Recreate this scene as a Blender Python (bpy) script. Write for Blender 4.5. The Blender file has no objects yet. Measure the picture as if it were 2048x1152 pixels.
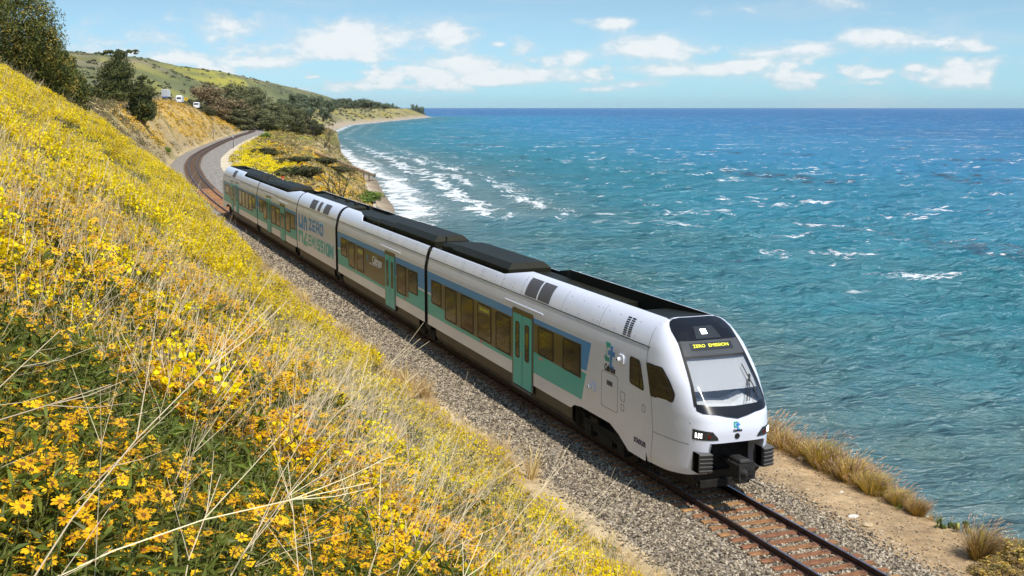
import bpy, math, random
import numpy as np
from math import radians, sin, cos, pi
from mathutils import Vector, Matrix, Euler

rnd = random.Random(7)
rng = np.random.default_rng(11)
sc = bpy.context.scene
col = sc.collection

# ------------------------------------------------------------------ camera
CAM = np.array([-17.4076, 0.0, 11.1342])
YAW, PITCH, FPX = radians(20.675), radians(8.577), 2400.0
cd = bpy.data.cameras.new('camera'); cam = bpy.data.objects.new('camera', cd); col.objects.link(cam)
cam.location = CAM; cam.rotation_euler = (radians(90) - PITCH, 0, -YAW)
cd.sensor_width = 36; cd.lens = 36 * FPX / 2048; cd.clip_start = 0.05; cd.clip_end = 90000
sc.camera = cam
_rt = np.array([cos(YAW), -sin(YAW), 0]); _fw = np.array([sin(YAW)*cos(PITCH), cos(YAW)*cos(PITCH), -sin(PITCH)]); _up = np.cross(_rt, _fw)
def ray(px, py): return _rt*(px-1024)/FPX + _up*(576-py)/FPX + _fw
def atZ(px, py, z): d = ray(px, py); return CAM + d*((z-CAM[2])/d[2])
def atR(px, py, r): d = ray(px, py); return CAM + d*(r/math.hypot(d[0], d[1]))
def proj(P):
    q = np.asarray(P, float) - CAM; w = q @ _fw
    return 1024+FPX*(q@_rt)/w, 576-FPX*(q@_up)/w, w

# ------------------------------------------------------------------ light
SUN = Vector((0.08, -0.52, 0.85)).normalized()
sun_el, sun_rot = math.asin(SUN.z), math.atan2(SUN.x, SUN.y)
sd = bpy.data.lights.new('sun', 'SUN'); sd.energy = 4.2; sd.angle = radians(0.55); sd.color = (1.0, 0.95, 0.87)
so = bpy.data.objects.new('sun', sd); col.objects.link(so); so.rotation_euler = SUN.to_track_quat('Z', 'Y').to_euler(); so.location = (30, -30, 60)
sc.view_settings.view_transform = 'Standard'; sc.view_settings.look = 'None'; sc.view_settings.gamma = 1; sc.view_settings.exposure = 0.2
sc.view_settings.use_curve_mapping = False
sc.cycles.max_bounces = 6; sc.cycles.diffuse_bounces = 3; sc.cycles.glossy_bounces = 3; sc.cycles.transparent_max_bounces = 8; sc.cycles.use_denoising = True
sc.cycles.volume_bounces = 0

class NT:
    def __init__(s, tree): s.t = tree; s.n = tree.nodes; s.l = tree.links; s.n.clear()
    def node(s, typ, **kw):
        n = s.n.new(typ)
        for k, v in kw.items():
            if k == 'inp':
                for i, val in v.items():
                    if isinstance(val, bpy.types.NodeSocket): s.l.new(val, n.inputs[i])
                    else: n.inputs[i].default_value = val
            else: setattr(n, k, v)
        return n
    def m(s, op, a, b=None, c=None, clamp=False):
        d = {0: a}
        if b is not None: d[1] = b
        if c is not None: d[2] = c
        return s.node('ShaderNodeMath', operation=op, use_clamp=clamp, inp=d).outputs[0]
    def mix(s, f, a, b):
        n = s.node('ShaderNodeMix', data_type='RGBA')
        for i, v in ((0, f), (6, a), (7, b)):
            if isinstance(v, bpy.types.NodeSocket): s.l.new(v, n.inputs[i])
            else: n.inputs[i].default_value = v if i == 0 else (*v[:3], 1)
        return n.outputs[2]
    def noise(s, vec, scale, detail=4, rough=0.55, dist=0.0):
        n = s.node('ShaderNodeTexNoise', inp={'Scale': scale, 'Detail': detail, 'Roughness': rough, 'Distortion': dist})
        if vec is not None: s.l.new(vec, n.inputs['Vector'])
        return n.outputs['Fac']
    def ramp(s, fac, stops, interp='LINEAR'):
        n = s.node('ShaderNodeValToRGB'); n.color_ramp.interpolation = interp
        e = n.color_ramp.elements
        while len(e) < len(stops): e.new(0.5)
        for i, (p, c) in enumerate(stops):
            e[i].position = p; e[i].color = (*c, 1) if not isinstance(c, (int, float)) else (c, c, c, 1)
        s.l.new(fac, n.inputs[0]); return n.outputs[0]
    def mapr(s, v, a, b, c=0.0, d=1.0):
        n = s.node('ShaderNodeMapRange', interpolation_type='SMOOTHSTEP', inp={0: v, 1: a, 2: b, 3: c, 4: d}); return n.outputs[0]
    def along(s, vec, ang, stretch):
        n = s.node('ShaderNodeMapping', vector_type='TEXTURE', inp={'Scale': (stretch, 1, 1), 'Rotation': (0, 0, ang)}); s.l.new(vec, n.inputs['Vector']); return n.outputs[0]
    def mapping(s, vec, scale=(1,1,1), rot=(0,0,0), loc=(0,0,0)):
        n = s.node('ShaderNodeMapping', inp={'Scale': scale, 'Rotation': rot, 'Location': loc}); s.l.new(vec, n.inputs['Vector']); return n.outputs[0]

world = bpy.data.worlds.new('World'); sc.world = world; world.use_nodes = True
world.cycles.sampling_method = 'MANUAL'; world.cycles.sample_map_resolution = 512
w = NT(world.node_tree)
sky = w.node('ShaderNodeTexSky', sky_type='NISHITA', sun_disc=False, sun_elevation=sun_el, sun_rotation=sun_rot, altitude=0, air_density=1.0, dust_density=0.25, ozone_density=2.5)
tc = w.node('ShaderNodeTexCoord'); sep = w.node('ShaderNodeSeparateXYZ', inp={0: tc.outputs['Generated']})
az = w.m('ARCTAN2', sep.outputs[0], sep.outputs[1]); el = w.m('ARCSINE', sep.outputs[2])
pu = w.m('MULTIPLY', w.m('SUBTRACT', az, YAW), FPX)        # about one photograph pixel per unit, by direction
pv = w.m('MULTIPLY', el, FPX)
uv = w.node('ShaderNodeCombineXYZ', inp={0: pu, 1: w.m('MULTIPLY', pv, 1.9), 2: 0.0}).outputs[0]
n1 = w.noise(uv, 0.0075, 7, 0.62, 0.35); n2 = w.noise(uv, 0.0022, 4, 0.5); n3 = w.noise(uv, 0.03, 4, 0.65)
CL = [(320,55,270,62,.55),(520,50,90,35,.35),(735,72,110,46,1.0),(640,92,60,20,.6),(690,118,90,10,.5),(905,70,68,34,1.0),(925,128,105,24,1.0),(1290,95,140,32,1.0),(1145,115,42,20,.9),(1225,47,52,14,.9),
      (1150,40,22,10,.5),(1600,12,260,26,.55),(1735,70,80,22,1.0),(1590,105,130,22,.95),(1900,86,90,20,.9),(1965,98,40,10,.5),(1060,153,130,20,.95),(960,165,60,12,.8),(1390,142,180,15,.95),(1480,128,60,8,.6),(1290,168,80,10,.8),(1605,152,50,12,.8),
      (1590,178,60,7,.7),(1820,136,34,12,.9),(1720,165,70,7,.6),(770,172,62,11,.85),(630,154,26,7,.9),(770,146,60,8,.8),(480,124,90,22,.7),(1000,88,18,7,.7),(1190,180,60,8,.7),(1440,192,40,6,.6),(1340,30,60,10,.3),(560,128,60,12,.5),(1920,188,10,5,.6),(1000,200,26,5,.5),(180,110,160,22,.35),(355,118,60,12,.6)]
tot = None
uvp = w.node('ShaderNodeCombineXYZ', inp={0: pu, 1: pv, 2: 0.0}).outputs[0]
for (cx_, cy_, rx, ry, a) in CL:
    u0 = math.atan((cx_-1024)/2400)*FPX; v0 = math.asin(float(ray(cx_, cy_)[2]/np.linalg.norm(ray(cx_, cy_))))*FPX
    d_ = w.node('ShaderNodeVectorMath', operation='MULTIPLY_ADD', inp={0: uvp, 1: (1/rx, 1/ry, 0), 2: (-u0/rx, -v0/ry, 0)}).outputs[0]
    q_ = w.node('ShaderNodeVectorMath', operation='DOT_PRODUCT', inp={0: d_, 1: d_}).outputs['Value']
    g = w.m('POWER', math.exp(-1.1), q_)
    tot = w.m('MULTIPLY', g, a) if tot is None else w.m('MULTIPLY_ADD', g, a, tot)
beside = w.m('MULTIPLY', w.mapr(w.m('ABSOLUTE', pu), 1150, 1500), w.m('MULTIPLY', w.mapr(n2, 0.5, 0.68), 0.9))   # the same kind of cloud goes on all round
above = w.m('MULTIPLY', w.mapr(pv, 300, 520), w.m('MULTIPLY', w.mapr(n2, 0.5, 0.68), 0.8))
field = w.m('MULTIPLY', w.m('MULTIPLY', w.mapr(w.noise(uv, 0.0062, 3, 0.5), 0.43, 0.60), 0.85), w.m('MULTIPLY', w.mapr(pv, 12, 45), w.mapr(pv, 190, 90)))   # small clouds low over the sea, all round
bias = w.m('MAXIMUM', w.m('MAXIMUM', tot, field), w.m('MAXIMUM', beside, above))
dens = w.m('ADD', w.m('SUBTRACT', w.m('MULTIPLY', bias, 1.15), 0.47), w.m('ADD', w.m('MULTIPLY', w.m('SUBTRACT', n1, 0.5), 1.9), w.m('MULTIPLY', w.m('SUBTRACT', n3, 0.5), 0.55)))
cov = w.mapr(dens, -0.15, 0.6, 0.0, 0.9)
cov = w.m('MULTIPLY', cov, w.mapr(pv, 4, 40))
veil = w.m('MULTIPLY', w.mapr(w.noise(w.mapping(uv, (.5, 1.3, 1)), 0.005, 6, 0.6, 0.6), 0.46, 0.74), 0.42)
cov = w.m('MAXIMUM', cov, veil)
ccol = w.mix(w.mapr(w.m('ADD', dens, w.m('MULTIPLY', w.m('SUBTRACT', n3, 0.5), 0.8)), 0.1, 0.7), (4.2, 4.8, 5.2), (5.7, 5.9, 6.0))
air = w.ramp(w.m('MAXIMUM', sep.outputs[2], 0.0), [(0.0, (.38,.72,1.12)), (.03, (.43,.67,.95)), (.085, (.50,.62,.74)), (.35, (.80,.90,.90))])  # top stop, above the view, set bright for fill light on the train
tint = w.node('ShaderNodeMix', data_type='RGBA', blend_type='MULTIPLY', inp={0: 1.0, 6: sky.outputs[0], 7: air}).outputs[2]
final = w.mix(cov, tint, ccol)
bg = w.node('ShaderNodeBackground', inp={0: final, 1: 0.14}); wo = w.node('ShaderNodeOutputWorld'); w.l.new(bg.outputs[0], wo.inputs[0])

# ------------------------------------------------------------------ helpers
def tag(o, label=None, cat=None, group=None, kind=None):
    if label: o['label'] = label
    if cat: o['category'] = cat
    if group: o['group'] = group
    if kind: o['kind'] = kind
    return o
def empty(name, loc=(0,0,0), rz=0.0):
    o = bpy.data.objects.new(name, None); col.objects.link(o); o.location = loc; o.rotation_euler = (0, 0, rz); o.empty_display_size = 0.2; return o
def link(name, me, parent=None, loc=None):
    o = bpy.data.objects.new(name, me); col.objects.link(o)
    if parent is not None: o.parent = parent
    if loc is not None: o.location = loc
    return o
def mesh_np(name, V, F, mats, smooth=False, fmat=None):
    me = bpy.data.meshes.new(name)
    V = np.asarray(V, np.float32).reshape(-1, 3)
    if isinstance(F, np.ndarray):
        k = F.shape[1]; nf = len(F)
        me.vertices.add(len(V)); me.vertices.foreach_set('co', V.ravel())
        me.loops.add(nf*k); me.loops.foreach_set('vertex_index', F.astype(np.int32).ravel())
        me.polygons.add(nf); me.polygons.foreach_set('loop_start', np.arange(0, nf*k, k, dtype=np.int32))
        try: me.polygons.foreach_set('loop_total', np.full(nf, k, np.int32))
        except Exception: pass
        if fmat is not None: me.polygons.foreach_set('material_index', np.asarray(fmat, np.int32))
        me.update(calc_edges=True)
    else:
        me.from_pydata([tuple(map(float, v)) for v in V], [], F)
        if fmat is not None:
            for p, i in zip(me.polygons, fmat): p.material_index = i
        me.update()
    for m_ in (mats if isinstance(mats, (list, tuple)) else [mats]): me.materials.append(m_)
    if smooth: me.polygons.foreach_set('use_smooth', np.ones(len(me.polygons), bool))
    return me
class MB:
    def __init__(s): s.v = []; s.f = []; s.m = []
    def add(s, V, F, mi=0):
        b = len(s.v); s.v += [tuple(map(float, v)) for v in V]; s.f += [tuple(b+i for i in f) for f in F]; s.m += [mi]*len(F)
    def box(s, x0, x1, y0, y1, z0, z1, mi=0, ch=0.0):
        if ch <= 0:
            V = [(x, y, z) for z in (z0, z1) for y in (y0, y1) for x in (x0, x1)]
            s.add(V, [(0,2,3,1),(4,5,7,6),(0,1,5,4),(2,6,7,3),(0,4,6,2),(1,3,7,5)], mi)
        else:
            V = [(x, y, z0) for y in (y0, y1) for x in (x0, x1)] + [(x, y, z1-ch) for y in (y0, y1) for x in (x0, x1)] + [(x, y, z1) for y in (y0+ch, y1-ch) for x in (x0+ch, x1-ch)]
            s.add(V, [(0,2,3,1),(0,1,5,4),(2,6,7,3),(0,4,6,2),(1,3,7,5),(4,5,9,8),(6,10,11,7),(4,8,10,6),(5,7,11,9),(8,9,11,10)], mi)
    def tube(s, pts, radii, n=6, mi=0, cap=True):
        pts = [np.asarray(p, float) for p in pts]; b = len(s.v); k = len(pts)
        if not hasattr(radii, '__len__'): radii = [radii]*k
        for i, p in enumerate(pts):
            d = pts[min(i+1, k-1)] - pts[max(i-1, 0)]; d = d/(np.linalg.norm(d)+1e-9)
            a = np.cross(d, (0, 0, 1.0)) if abs(d[2]) < 0.9 else np.cross(d, (1.0, 0, 0)); a = a/np.linalg.norm(a); c = np.cross(d, a)
            for j in range(n):
                t = 2*pi*j/n; q = p + (a*cos(t)+c*sin(t))*radii[i]; s.v.append(tuple(q))
        for i in range(k-1):
            for j in range(n):
                s.f.append((b+i*n+j, b+i*n+(j+1) % n, b+(i+1)*n+(j+1) % n, b+(i+1)*n+j)); s.m.append(mi)
        if cap:
            s.f.append(tuple(b+j for j in range(n))[::-1]); s.f.append(tuple(b+(k-1)*n+j for j in range(n))); s.m += [mi, mi]
    def prism(s, poly, fn0, fn1, mi=0):
        n = len(poly); V = [fn0(p) for p in poly] + [fn1(p) for p in poly]
        s.add(V, [tuple(range(n))[::-1], tuple(range(n, 2*n))] + [(i, (i+1) % n, n+(i+1) % n, n+i) for i in range(n)], mi)
    def mesh(s, name, mats, smooth=False): return mesh_np(name, s.v, s.f, mats, smooth, s.m if isinstance(mats, (list, tuple)) else None)
    def build(s, name, mats, parent=None, loc=None, smooth=False): return link(name, s.mesh(name, mats, smooth), parent, loc)

# numpy value noise
def _hash(ix, iy, seed):
    h = (ix.astype(np.int64)*374761393 + iy.astype(np.int64)*668265263 + seed*144269) & 0xffffffff
    h = ((h ^ (h >> 13))*1274126177) & 0xffffffff
    return ((h ^ (h >> 16)) & 0xffff)/65535.0
def vnoise(x, y, seed=0):
    x = np.asarray(x, float); y = np.asarray(y, float)
    ix = np.floor(x); iy = np.floor(y); fx = x-ix; fy = y-iy; fx = fx*fx*(3-2*fx); fy = fy*fy*(3-2*fy)
    a = _hash(ix, iy, seed); b = _hash(ix+1, iy, seed); c = _hash(ix, iy+1, seed); d = _hash(ix+1, iy+1, seed)
    return (a*(1-fx)+b*fx)*(1-fy) + (c*(1-fx)+d*fx)*fy
def fbm(x, y, seed=0, oct=4):
    t = 0; a = 0.5; s_ = 0
    for i in range(oct):
        t = t + a*vnoise(x*2**i+17*i, y*2**i-9*i, seed+i); s_ += a; a *= 0.5
    return t/s_
def sstep(a, b, x): t = np.clip((x-a)/(b-a), 0, 1); return t*t*(3-2*t)
def lerp(a, b, t): return a+(b-a)*t

# ------------------------------------------------------------------ materials
MATS = {}
def mat(name, base, rough=0.6, metal=0.0, var=0.0, vscale=5.0, bump=0.0, bscale=30.0, coat=0.0, ior=1.45, spec=0.5, emit=None, estr=0.0, rand=0.0, stretch=(1,1,1), transl=0.0):
    """principled with optional noise tint, bump, per-object random value"""
    if name in MATS: return MATS[name]
    m_ = bpy.data.materials.new(name); m_.use_nodes = True; t = NT(m_.node_tree)
    p = t.node('ShaderNodeBsdfPrincipled', inp={'Roughness': rough, 'Metallic': metal, 'IOR': ior, 'Specular IOR Level': spec, 'Coat Weight': coat, 'Coat Roughness': 0.08})
    c = (*base, 1); p.inputs['Base Color'].default_value = c
    cc = None
    tcn = t.node('ShaderNodeTexCoord').outputs['Object']
    if stretch != (1,1,1): tcn = t.mapping(tcn, stretch)
    if var > 0:
        f = t.noise(tcn, vscale, 6, 0.6)
        cc = t.mix(t.mapr(f, 0.3, 0.7), tuple(b*(1-var) for b in base), tuple(min(1, b*(1+var)) for b in base))
    if rand > 0:
        oi = t.node('ShaderNodeObjectInfo').outputs['Random']
        hs = t.node('ShaderNodeHueSaturation', inp={'Hue': t.m('ADD', 0.5, t.m('MULTIPLY', t.m('SUBTRACT', oi, 0.5), rand*0.06)), 'Value': t.m('ADD', 1.0-rand*0.5, t.m('MULTIPLY', oi, rand))})
        if cc is not None: t.l.new(cc, hs.inputs['Color'])
        else: hs.inputs['Color'].default_value = c
        cc = hs.outputs[0]
    if cc is not None: t.l.new(cc, p.inputs['Base Color'])
    if bump > 0:
        b = t.node('ShaderNodeBump', inp={'Strength': bump, 'Distance': 0.02, 'Height': t.noise(tcn, bscale, 6, 0.6)}); t.l.new(b.outputs[0], p.inputs['Normal'])
    if emit: p.inputs['Emission Color'].default_value = (*emit, 1); p.inputs['Emission Strength'].default_value = estr
    o = t.node('ShaderNodeOutputMaterial'); out = p.outputs[0]
    if transl > 0:
        tr = t.node('ShaderNodeBsdfTranslucent'); tr.inputs[0].default_value = c
        if cc is not None: t.l.new(cc, tr.inputs[0])
        mx = t.node('ShaderNodeMixShader', inp={0: transl, 1: p.outputs[0], 2: tr.outputs[0]}); out = mx.outputs[0]
    t.l.new(out, o.inputs[0]); MATS[name] = m_; return m_
# ------------------------------------------------------------------ terrain functions
SEA = -15.0
_ty = np.arange(-420, 2001, 1.0)
_tx = np.interp(_ty, [-420,0,118,136,160,194.5,235.4,278.6,321.6,393,466,508,533,570,615,700,820,1000,2000], [0,0,0,.15,.9,2.9,6.4,11.8,19.1,32.6,47.8,57.3,62.6,68.6,72.7,75,70,60,60])
_k = np.exp(-np.linspace(-2, 2, 41)**2); _k /= _k.sum()
_tx = np.convolve(np.pad(_tx, 20, mode='edge'), _k, mode='valid')
_th = np.gradient(_tx, _ty)
def xt(y): return np.interp(y, _ty, _tx)
def th(y): return np.interp(y, _ty, _th)
def grade(y): return 0.0014*(np.clip(y, 0, 600)-30)
_cp = [(797,414),(776,388),(761,359),(733,347),(704,331),(680,312),(659,292),(642,272),(700,250),(800,240),(868,233.5)]
_cw = [atZ(px, py, SEA) for px, py in _cp]
_cy = [-4000,-300,0,60,100,150,200,250]+[p[1] for p in _cw]+[_cw[-1][1]+90,_cw[-1][1]+500,9000]
_cx = [18,18,22,25,28,34,42,52]+[p[0] for p in _cw]+[_cw[-1][0]-60,_cw[-1][0]-700,-4000]
def xc(y): return np.interp(y, _cy, _cx)
P0 = ([-5,0,1,4.4,8,11,13.6,17,25,40,80,400],[-.55,-.5,-.15,2.2,5.0,7.4,9.3,11.4,14.3,17.3,20,24])
PN = ([-5,0,.6,4.4,11,17,25,40,80,400],[-.55,-.5,.15,5.2,10.2,13.5,16.0,18.5,20,24])
PF = ([-5,0,1.5,5,8.5,12,60,400],[-.55,-.5,2.2,7.2,10.6,11.7,12.6,14])
_rp = [(-900,60),(-300,80),(0,92),(120,100),(200,108),(290,115),(350,130),(430,140),(520,160),(600,178),(650,190),(700,203),(770,216),(900,222)]
_raz = np.array([math.atan2(*(ray(px, py)[:2])) for px, py in _rp]); _rel = np.array([ray(px, py)[2]/math.hypot(*ray(px, py)[:2]) for px, py in _rp])
_rr = np.array([1500,1900,2100,2300,2400,2500,2600,2750,2900,3050,3150,3200,3300,3300.])
_rf = np.array([560,600,620,640,640,650,660,760,900,1150,1500,1900,2600,2900.])
def height(x, y):
    x = np.asarray(x, float); y = np.asarray(y, float)
    n = (x-xt(y))/np.sqrt(1+th(y)**2); g = grade(y)
    # landward side
    m_ = -n-4.45
    kn = np.interp(y, [100,125,160], [.98,.93,.9]); w0 = sstep(50, 108, y)
    kf = np.interp(y, [120,180,230,430,500,600,700], [.85,.9,1.0,1.03,.66,.14,.1])
    wn = sstep(112, 165, y)
    mf = m_-0.9
    zl = lerp(lerp(np.interp(m_, *P0), np.interp(m_, *PN)*kn, w0), np.where(mf > 0, (np.interp(mf, *PF)+.5)*kf-.5, -.5), wn)
    bump = (fbm(x*.35, y*.35, 3, 4)-.5)*lerp(.35, 2.2, wn)*sstep(.5, 5, m_) + (fbm(x*.09, y*.06, 5, 3)-.5)*2.0*sstep(3, 12, m_)*sstep(25, 90, np.hypot(x+17.4, y))
    bump = bump*lerp(1, .12, sstep(13, 17, -n)*wn)
    zl = zl + bump + g + 1.0*sstep(-17, -22, n)*sstep(250, 300, y)*(1-sstep(540, 620, y))
    # seaward side
    d = xc(y)-x; e = np.interp(y, [-60,0,100,140,180,240,300,380,450,560,700], [5.6,5.7,6.2,8,16,20,20,20,22,46,60])
    z0 = -.45 + g - .25*sstep(3, 6, n)
    f = np.clip((n-e)/np.maximum(n+d-6-e, .5), 0, 1)
    gf = lerp(f**.75, f**1.9, sstep(110, 190, y))
    zs = lerp(z0, -14.0, gf)
    zs = np.where(d < 6, np.interp(d, [-140,-25,0,6], [-26,-18,-15.25,-14.0]), zs)
    zs = zs + (fbm(x*.12, y*.12, 9, 4)-.5)*lerp(.15, 4.2, sstep(0, .12, f)*sstep(6, 14, d)) + (fbm(x*.6, y*.6, 4, 3)-.5)*.10*(n > 2.5)*sstep(5, 12, d+4)
    z = np.where(n < 0, zl, zs)
    # far coast, plateau and hills
    far = sstep(620, 820, y)
    zp = lerp(.2, 6.5, sstep(700, 1100, y))
    dd = d*.92
    zb = np.interp(dd, [-200,-30,0,14], [-40,-18,-15.2,-13.0])
    top = lerp(30, 62, vnoise(y*.012, x*0, 21))
    zfar = np.where(dd < 14, zb, lerp(-13.0, zp, np.clip((dd-14)/top, 0, 1)**.8)) + (fbm(x*.02, y*.02, 12, 4)-.5)*5*sstep(14, 50, dd)
    z = lerp(z, zfar, far)
    r = np.hypot(x-CAM[0], y-CAM[1]); a = np.arctan2(x-CAM[0], y-CAM[1])
    rr = np.interp(a, _raz, _rr); rf = np.interp(a, _raz, _rf); zr = CAM[2]+np.interp(a, _raz, _rel)*rr
    t = (r-rf)/(rr-rf)
    tt = np.clip(t, 0, 1); prof = tt**1.12
    und = (fbm(x*.0035, y*.0035, 31, 5)-.5)*95*tt*(1-tt)*4*.55 + (fbm(a*40, r*.002, 33, 4)-.5)*26*tt*(1-tt)
    hill = np.where(t < 1, lerp(0, 1, prof), 1-(np.clip(t-1, 0, 2)**1.5)*.4)
    inl = sstep(50, 300, dd)
    ok = (t > 0) & (y > 300) & (a < 1.2) & (a > -1.4)
    z = np.where(ok, z + (np.maximum(zr, 0)-z)*hill*inl + und*inl, z)
    return z

# ------------------------------------------------------------------ ground mesh (polar sheet, finer near the place)
th_a = np.concatenate([np.linspace(-180, -42, 40)[:-1], np.linspace(-42, -6, 70)[:-1], np.linspace(-6, 48, 440)[:-1], np.linspace(48, 180, 44)])
rs = np.concatenate([[.05], np.geomspace(.6, 20, 80)[:-1], np.geomspace(20, 130, 230)[:-1], np.geomspace(130, 700, 150)[:-1], np.geomspace(700, 5200, 90)])
A, R = np.meshgrid(np.radians(th_a), rs); GX = CAM[0]+R*np.sin(A); GY = CAM[1]+R*np.cos(A)
GZ = height(GX, GY)
def blobs(px, py, L):
    o = np.zeros_like(px)
    for cx_, cy_, rx, ry, ang in L:
        ca, sa = cos(radians(ang)), sin(radians(ang)); u = ((px-cx_)*ca+(py-cy_)*sa)/rx; v = (-(px-cx_)*sa+(py-cy_)*ca)/ry
        o = np.maximum(o, np.exp(-(u*u+v*v)))
    return o
# flower patches on the far slopes, given where the photograph shows them
ORANGE = [(255,238,45,12,30),(300,262,40,12,40),(345,225,50,16,15),(385,235,45,16,25),(360,252,40,18,30),(400,268,22,14,30),(320,285,14,8,30),(440,240,40,10,20)]
LEMON = [(500,318,36,20,-25),(485,300,28,12,-30),(535,330,40,14,15),(470,325,20,10,0)]
GOLD = [(600,335,60,14,30),(640,350,60,12,30),(560,300,30,10,25),(680,375,50,16,25),(590,310,40,10,30),(700,395,50,12,20),(650,320,50,8,32),(720,360,30,8,28),(620,380,60,14,10),(545,262,40,6,5),(600,268,30,6,5)]
def ground_color(x, y, z):
    n = (x-xt(y))/np.sqrt(1+th(y)**2); r = np.hypot(x-CAM[0], y-CAM[1])
    P = np.stack([x, y, z], -1); px, py, wz = proj(P); px = np.where(wz > 0, px, -9999)
    m_ = -n-3.9; d = xc(y)-x
    f1 = fbm(x*.5, y*.5, 41, 5)[..., None]; f2 = fbm(x*.12, y*.12, 43, 4)[..., None]; f3 = fbm(x*1.7, y*1.7, 47, 4)[..., None]
    C3 = lambda *c: np.array(c)
    straw = lerp(C3(.42,.31,.165), C3(.62,.49,.30), f1)
    brown = lerp(C3(.13,.10,.05), C3(.24,.18,.10), f3)
    olive = lerp(C3(.10,.11,.025), C3(.22,.21,.06), f1)
    near = lerp(C3(.08,.065,.022), C3(.24,.18,.07), f3)
    c = near*np.ones_like(x)[..., None]
    edge = (1-sstep(.2, 2.4, m_))[..., None]; c = lerp(c, straw*1.05, edge)
    # far cut
    cut = straw.copy(); sh = sstep(.47, .62, f2*.6+f1*.4)
    left = sstep(330, 200, px)[..., None]
    cut = lerp(cut, brown, sh*lerp(.25, .85, left)); cut = lerp(cut, olive, sstep(.52, .66, 1-f2)*.6)
    om = (blobs(px, py, ORANGE)[..., None])*sstep(.33, .5, f1*.5+f3*.5)
    cut = lerp(cut, C3(.72,.40,.012), np.clip(om*.8, 0, .55))
    wn = sstep(120, 150, y)[..., None]; c = lerp(c, cut, wn)
    # seaward side
    dirt = lerp(C3(.30,.195,.10), C3(.50,.36,.205), f1*.6+f3*.4)
    blf = lerp(straw*.9, olive, sstep(.4, .6, f2*.5+f1*.5)); blf = lerp(blf, brown, sstep(.55, .68, f3*.5+f2*.5)*.6)
    gm = blobs(px, py, GOLD)[..., None]*sstep(.4, .55, f1*.5+f3*.5); blf = lerp(blf, C3(.68,.40,.015), np.clip(gm*1.3, 0, .85))
    lm = blobs(px, py, LEMON)[..., None]; blf = lerp(blf, C3(.74,.60,.012), np.clip(lm*1.6, 0, .95))
    e = np.interp(y, [-60,100,180,240,700], [6,6.5,9,9,12]); s = lerp(dirt, blf, sstep(-1, 1.5, n-e)[..., None])
    s = np.where((n[..., None] < 9) & (y[..., None] > 115), lerp(C3(.55,.46,.32), C3(.68,.6,.46), f1), s)
    cliffy = ((y < 120) & (n > 6.5))[..., None]; s = np.where(cliffy, lerp(C3(.20,.15,.07), C3(.36,.28,.14), f1), s)
    sand = lerp(C3(.40,.31,.21), C3(.52,.42,.30), f1)*lerp(.5, .95, sstep(1, 7, d+(f2[..., 0]-.5)*5))[..., None]
    s = lerp(s, sand, sstep(6.6, 5.8, d)[..., None])
    c = np.where((n > 0)[..., None], s, c)
    # far land
    far = sstep(560, 760, y)[..., None]
    u = fbm(x*.004, y*.0016, 61, 5)[..., None]; v = fbm(x*.012, y*.006, 63, 4)[..., None]
    hill = lerp(C3(.10,.125,.05), C3(.22,.215,.105), v)
    hill = lerp(hill, C3(.27,.22,.14), sstep(.5, .62, 1-u)*.8)
    hh = sstep(10, 30, z)*sstep(110, 60, z)
    ys_ = fbm(x*.006+z*.03, y*.0022-z*.05, 67, 5); ym = fbm(x*.0022, y*.0022, 69, 3)
    hill = lerp(hill, C3(.40,.36,.06), (sstep(.48, .58, ys_)*sstep(.36, .54, ym)*hh)[..., None]*.85)
    hill = lerp(hill, C3(.09,.10,.055), sstep(.56, .68, fbm(x*.02, y*.009, 75, 4))[..., None]*.6)
    pl = lerp(C3(.20,.20,.06), C3(.40,.33,.17), f2)
    pl = lerp(pl, C3(.16,.14,.07), sstep(.5, .62, fbm(x*.03, y*.03, 71, 4))[..., None]*.7)
    pl = lerp(pl, C3(.52,.38,.03), sstep(.56, .66, fbm(x*.02, y*.02, 73, 4))[..., None]*.5)
    fl = lerp(pl, hill, sstep(8, 16, z)[..., None]); fl = lerp(fl, C3(.42,.345,.25)*np.ones_like(x)[..., None], sstep(24, 14, d)[..., None])
    c = lerp(c, fl, far)
    mead = blobs(px, py, [(570,268,60,9,4),(520,262,40,7,8),(600,275,30,6,0)])[..., None]*((y > 380) & (n > 5))[..., None]
    c = lerp(c, lerp(C3(.13,.20,.03), C3(.5,.40,.03), sstep(.45, .6, f2*.5+f1*.5)), np.clip(mead*1.5, 0, .9))
    return np.clip(c, .01, .9)
nr, na = A.shape
idx = np.arange(nr*na).reshape(nr, na)
F = np.stack([idx[:-1,:-1], idx[:-1,1:], idx[1:,1:], idx[1:,:-1]], -1).reshape(-1, 4)[:, ::-1]
def ground_material():
    m_ = bpy.data.materials.new('ground'); m_.use_nodes = True; t = NT(m_.node_tree)
    at = t.node('ShaderNodeAttribute', attribute_name='Col'); pos = t.node('ShaderNodeNewGeometry').outputs['Position']
    a = t.noise(pos, 3.1, 5, .7); b = t.noise(pos, .45, 6, .65); g = t.noise(pos, 22, 5, .7)
    f = t.m('ADD', t.m('MULTIPLY', a, .5), t.m('ADD', t.m('MULTIPLY', b, .3), t.m('MULTIPLY', g, .3)))
    k = t.mapr(f, .3, .82, .45, 1.55)
    hs = t.node('ShaderNodeHueSaturation', inp={'Value': k, 'Color': at.outputs['Color']})
    bp = t.node('ShaderNodeBump', inp={'Strength': .7, 'Distance': .12, 'Height': t.m('ADD', a, t.m('MULTIPLY', b, .8))})
    p = t.node('ShaderNodeBsdfPrincipled', inp={'Base Color': hs.outputs[0], 'Roughness': .95, 'Specular IOR Level': .15, 'Normal': bp.outputs[0]})
    o = t.node('ShaderNodeOutputMaterial'); t.l.new(p.outputs[0], o.inputs[0]); return m_
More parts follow.
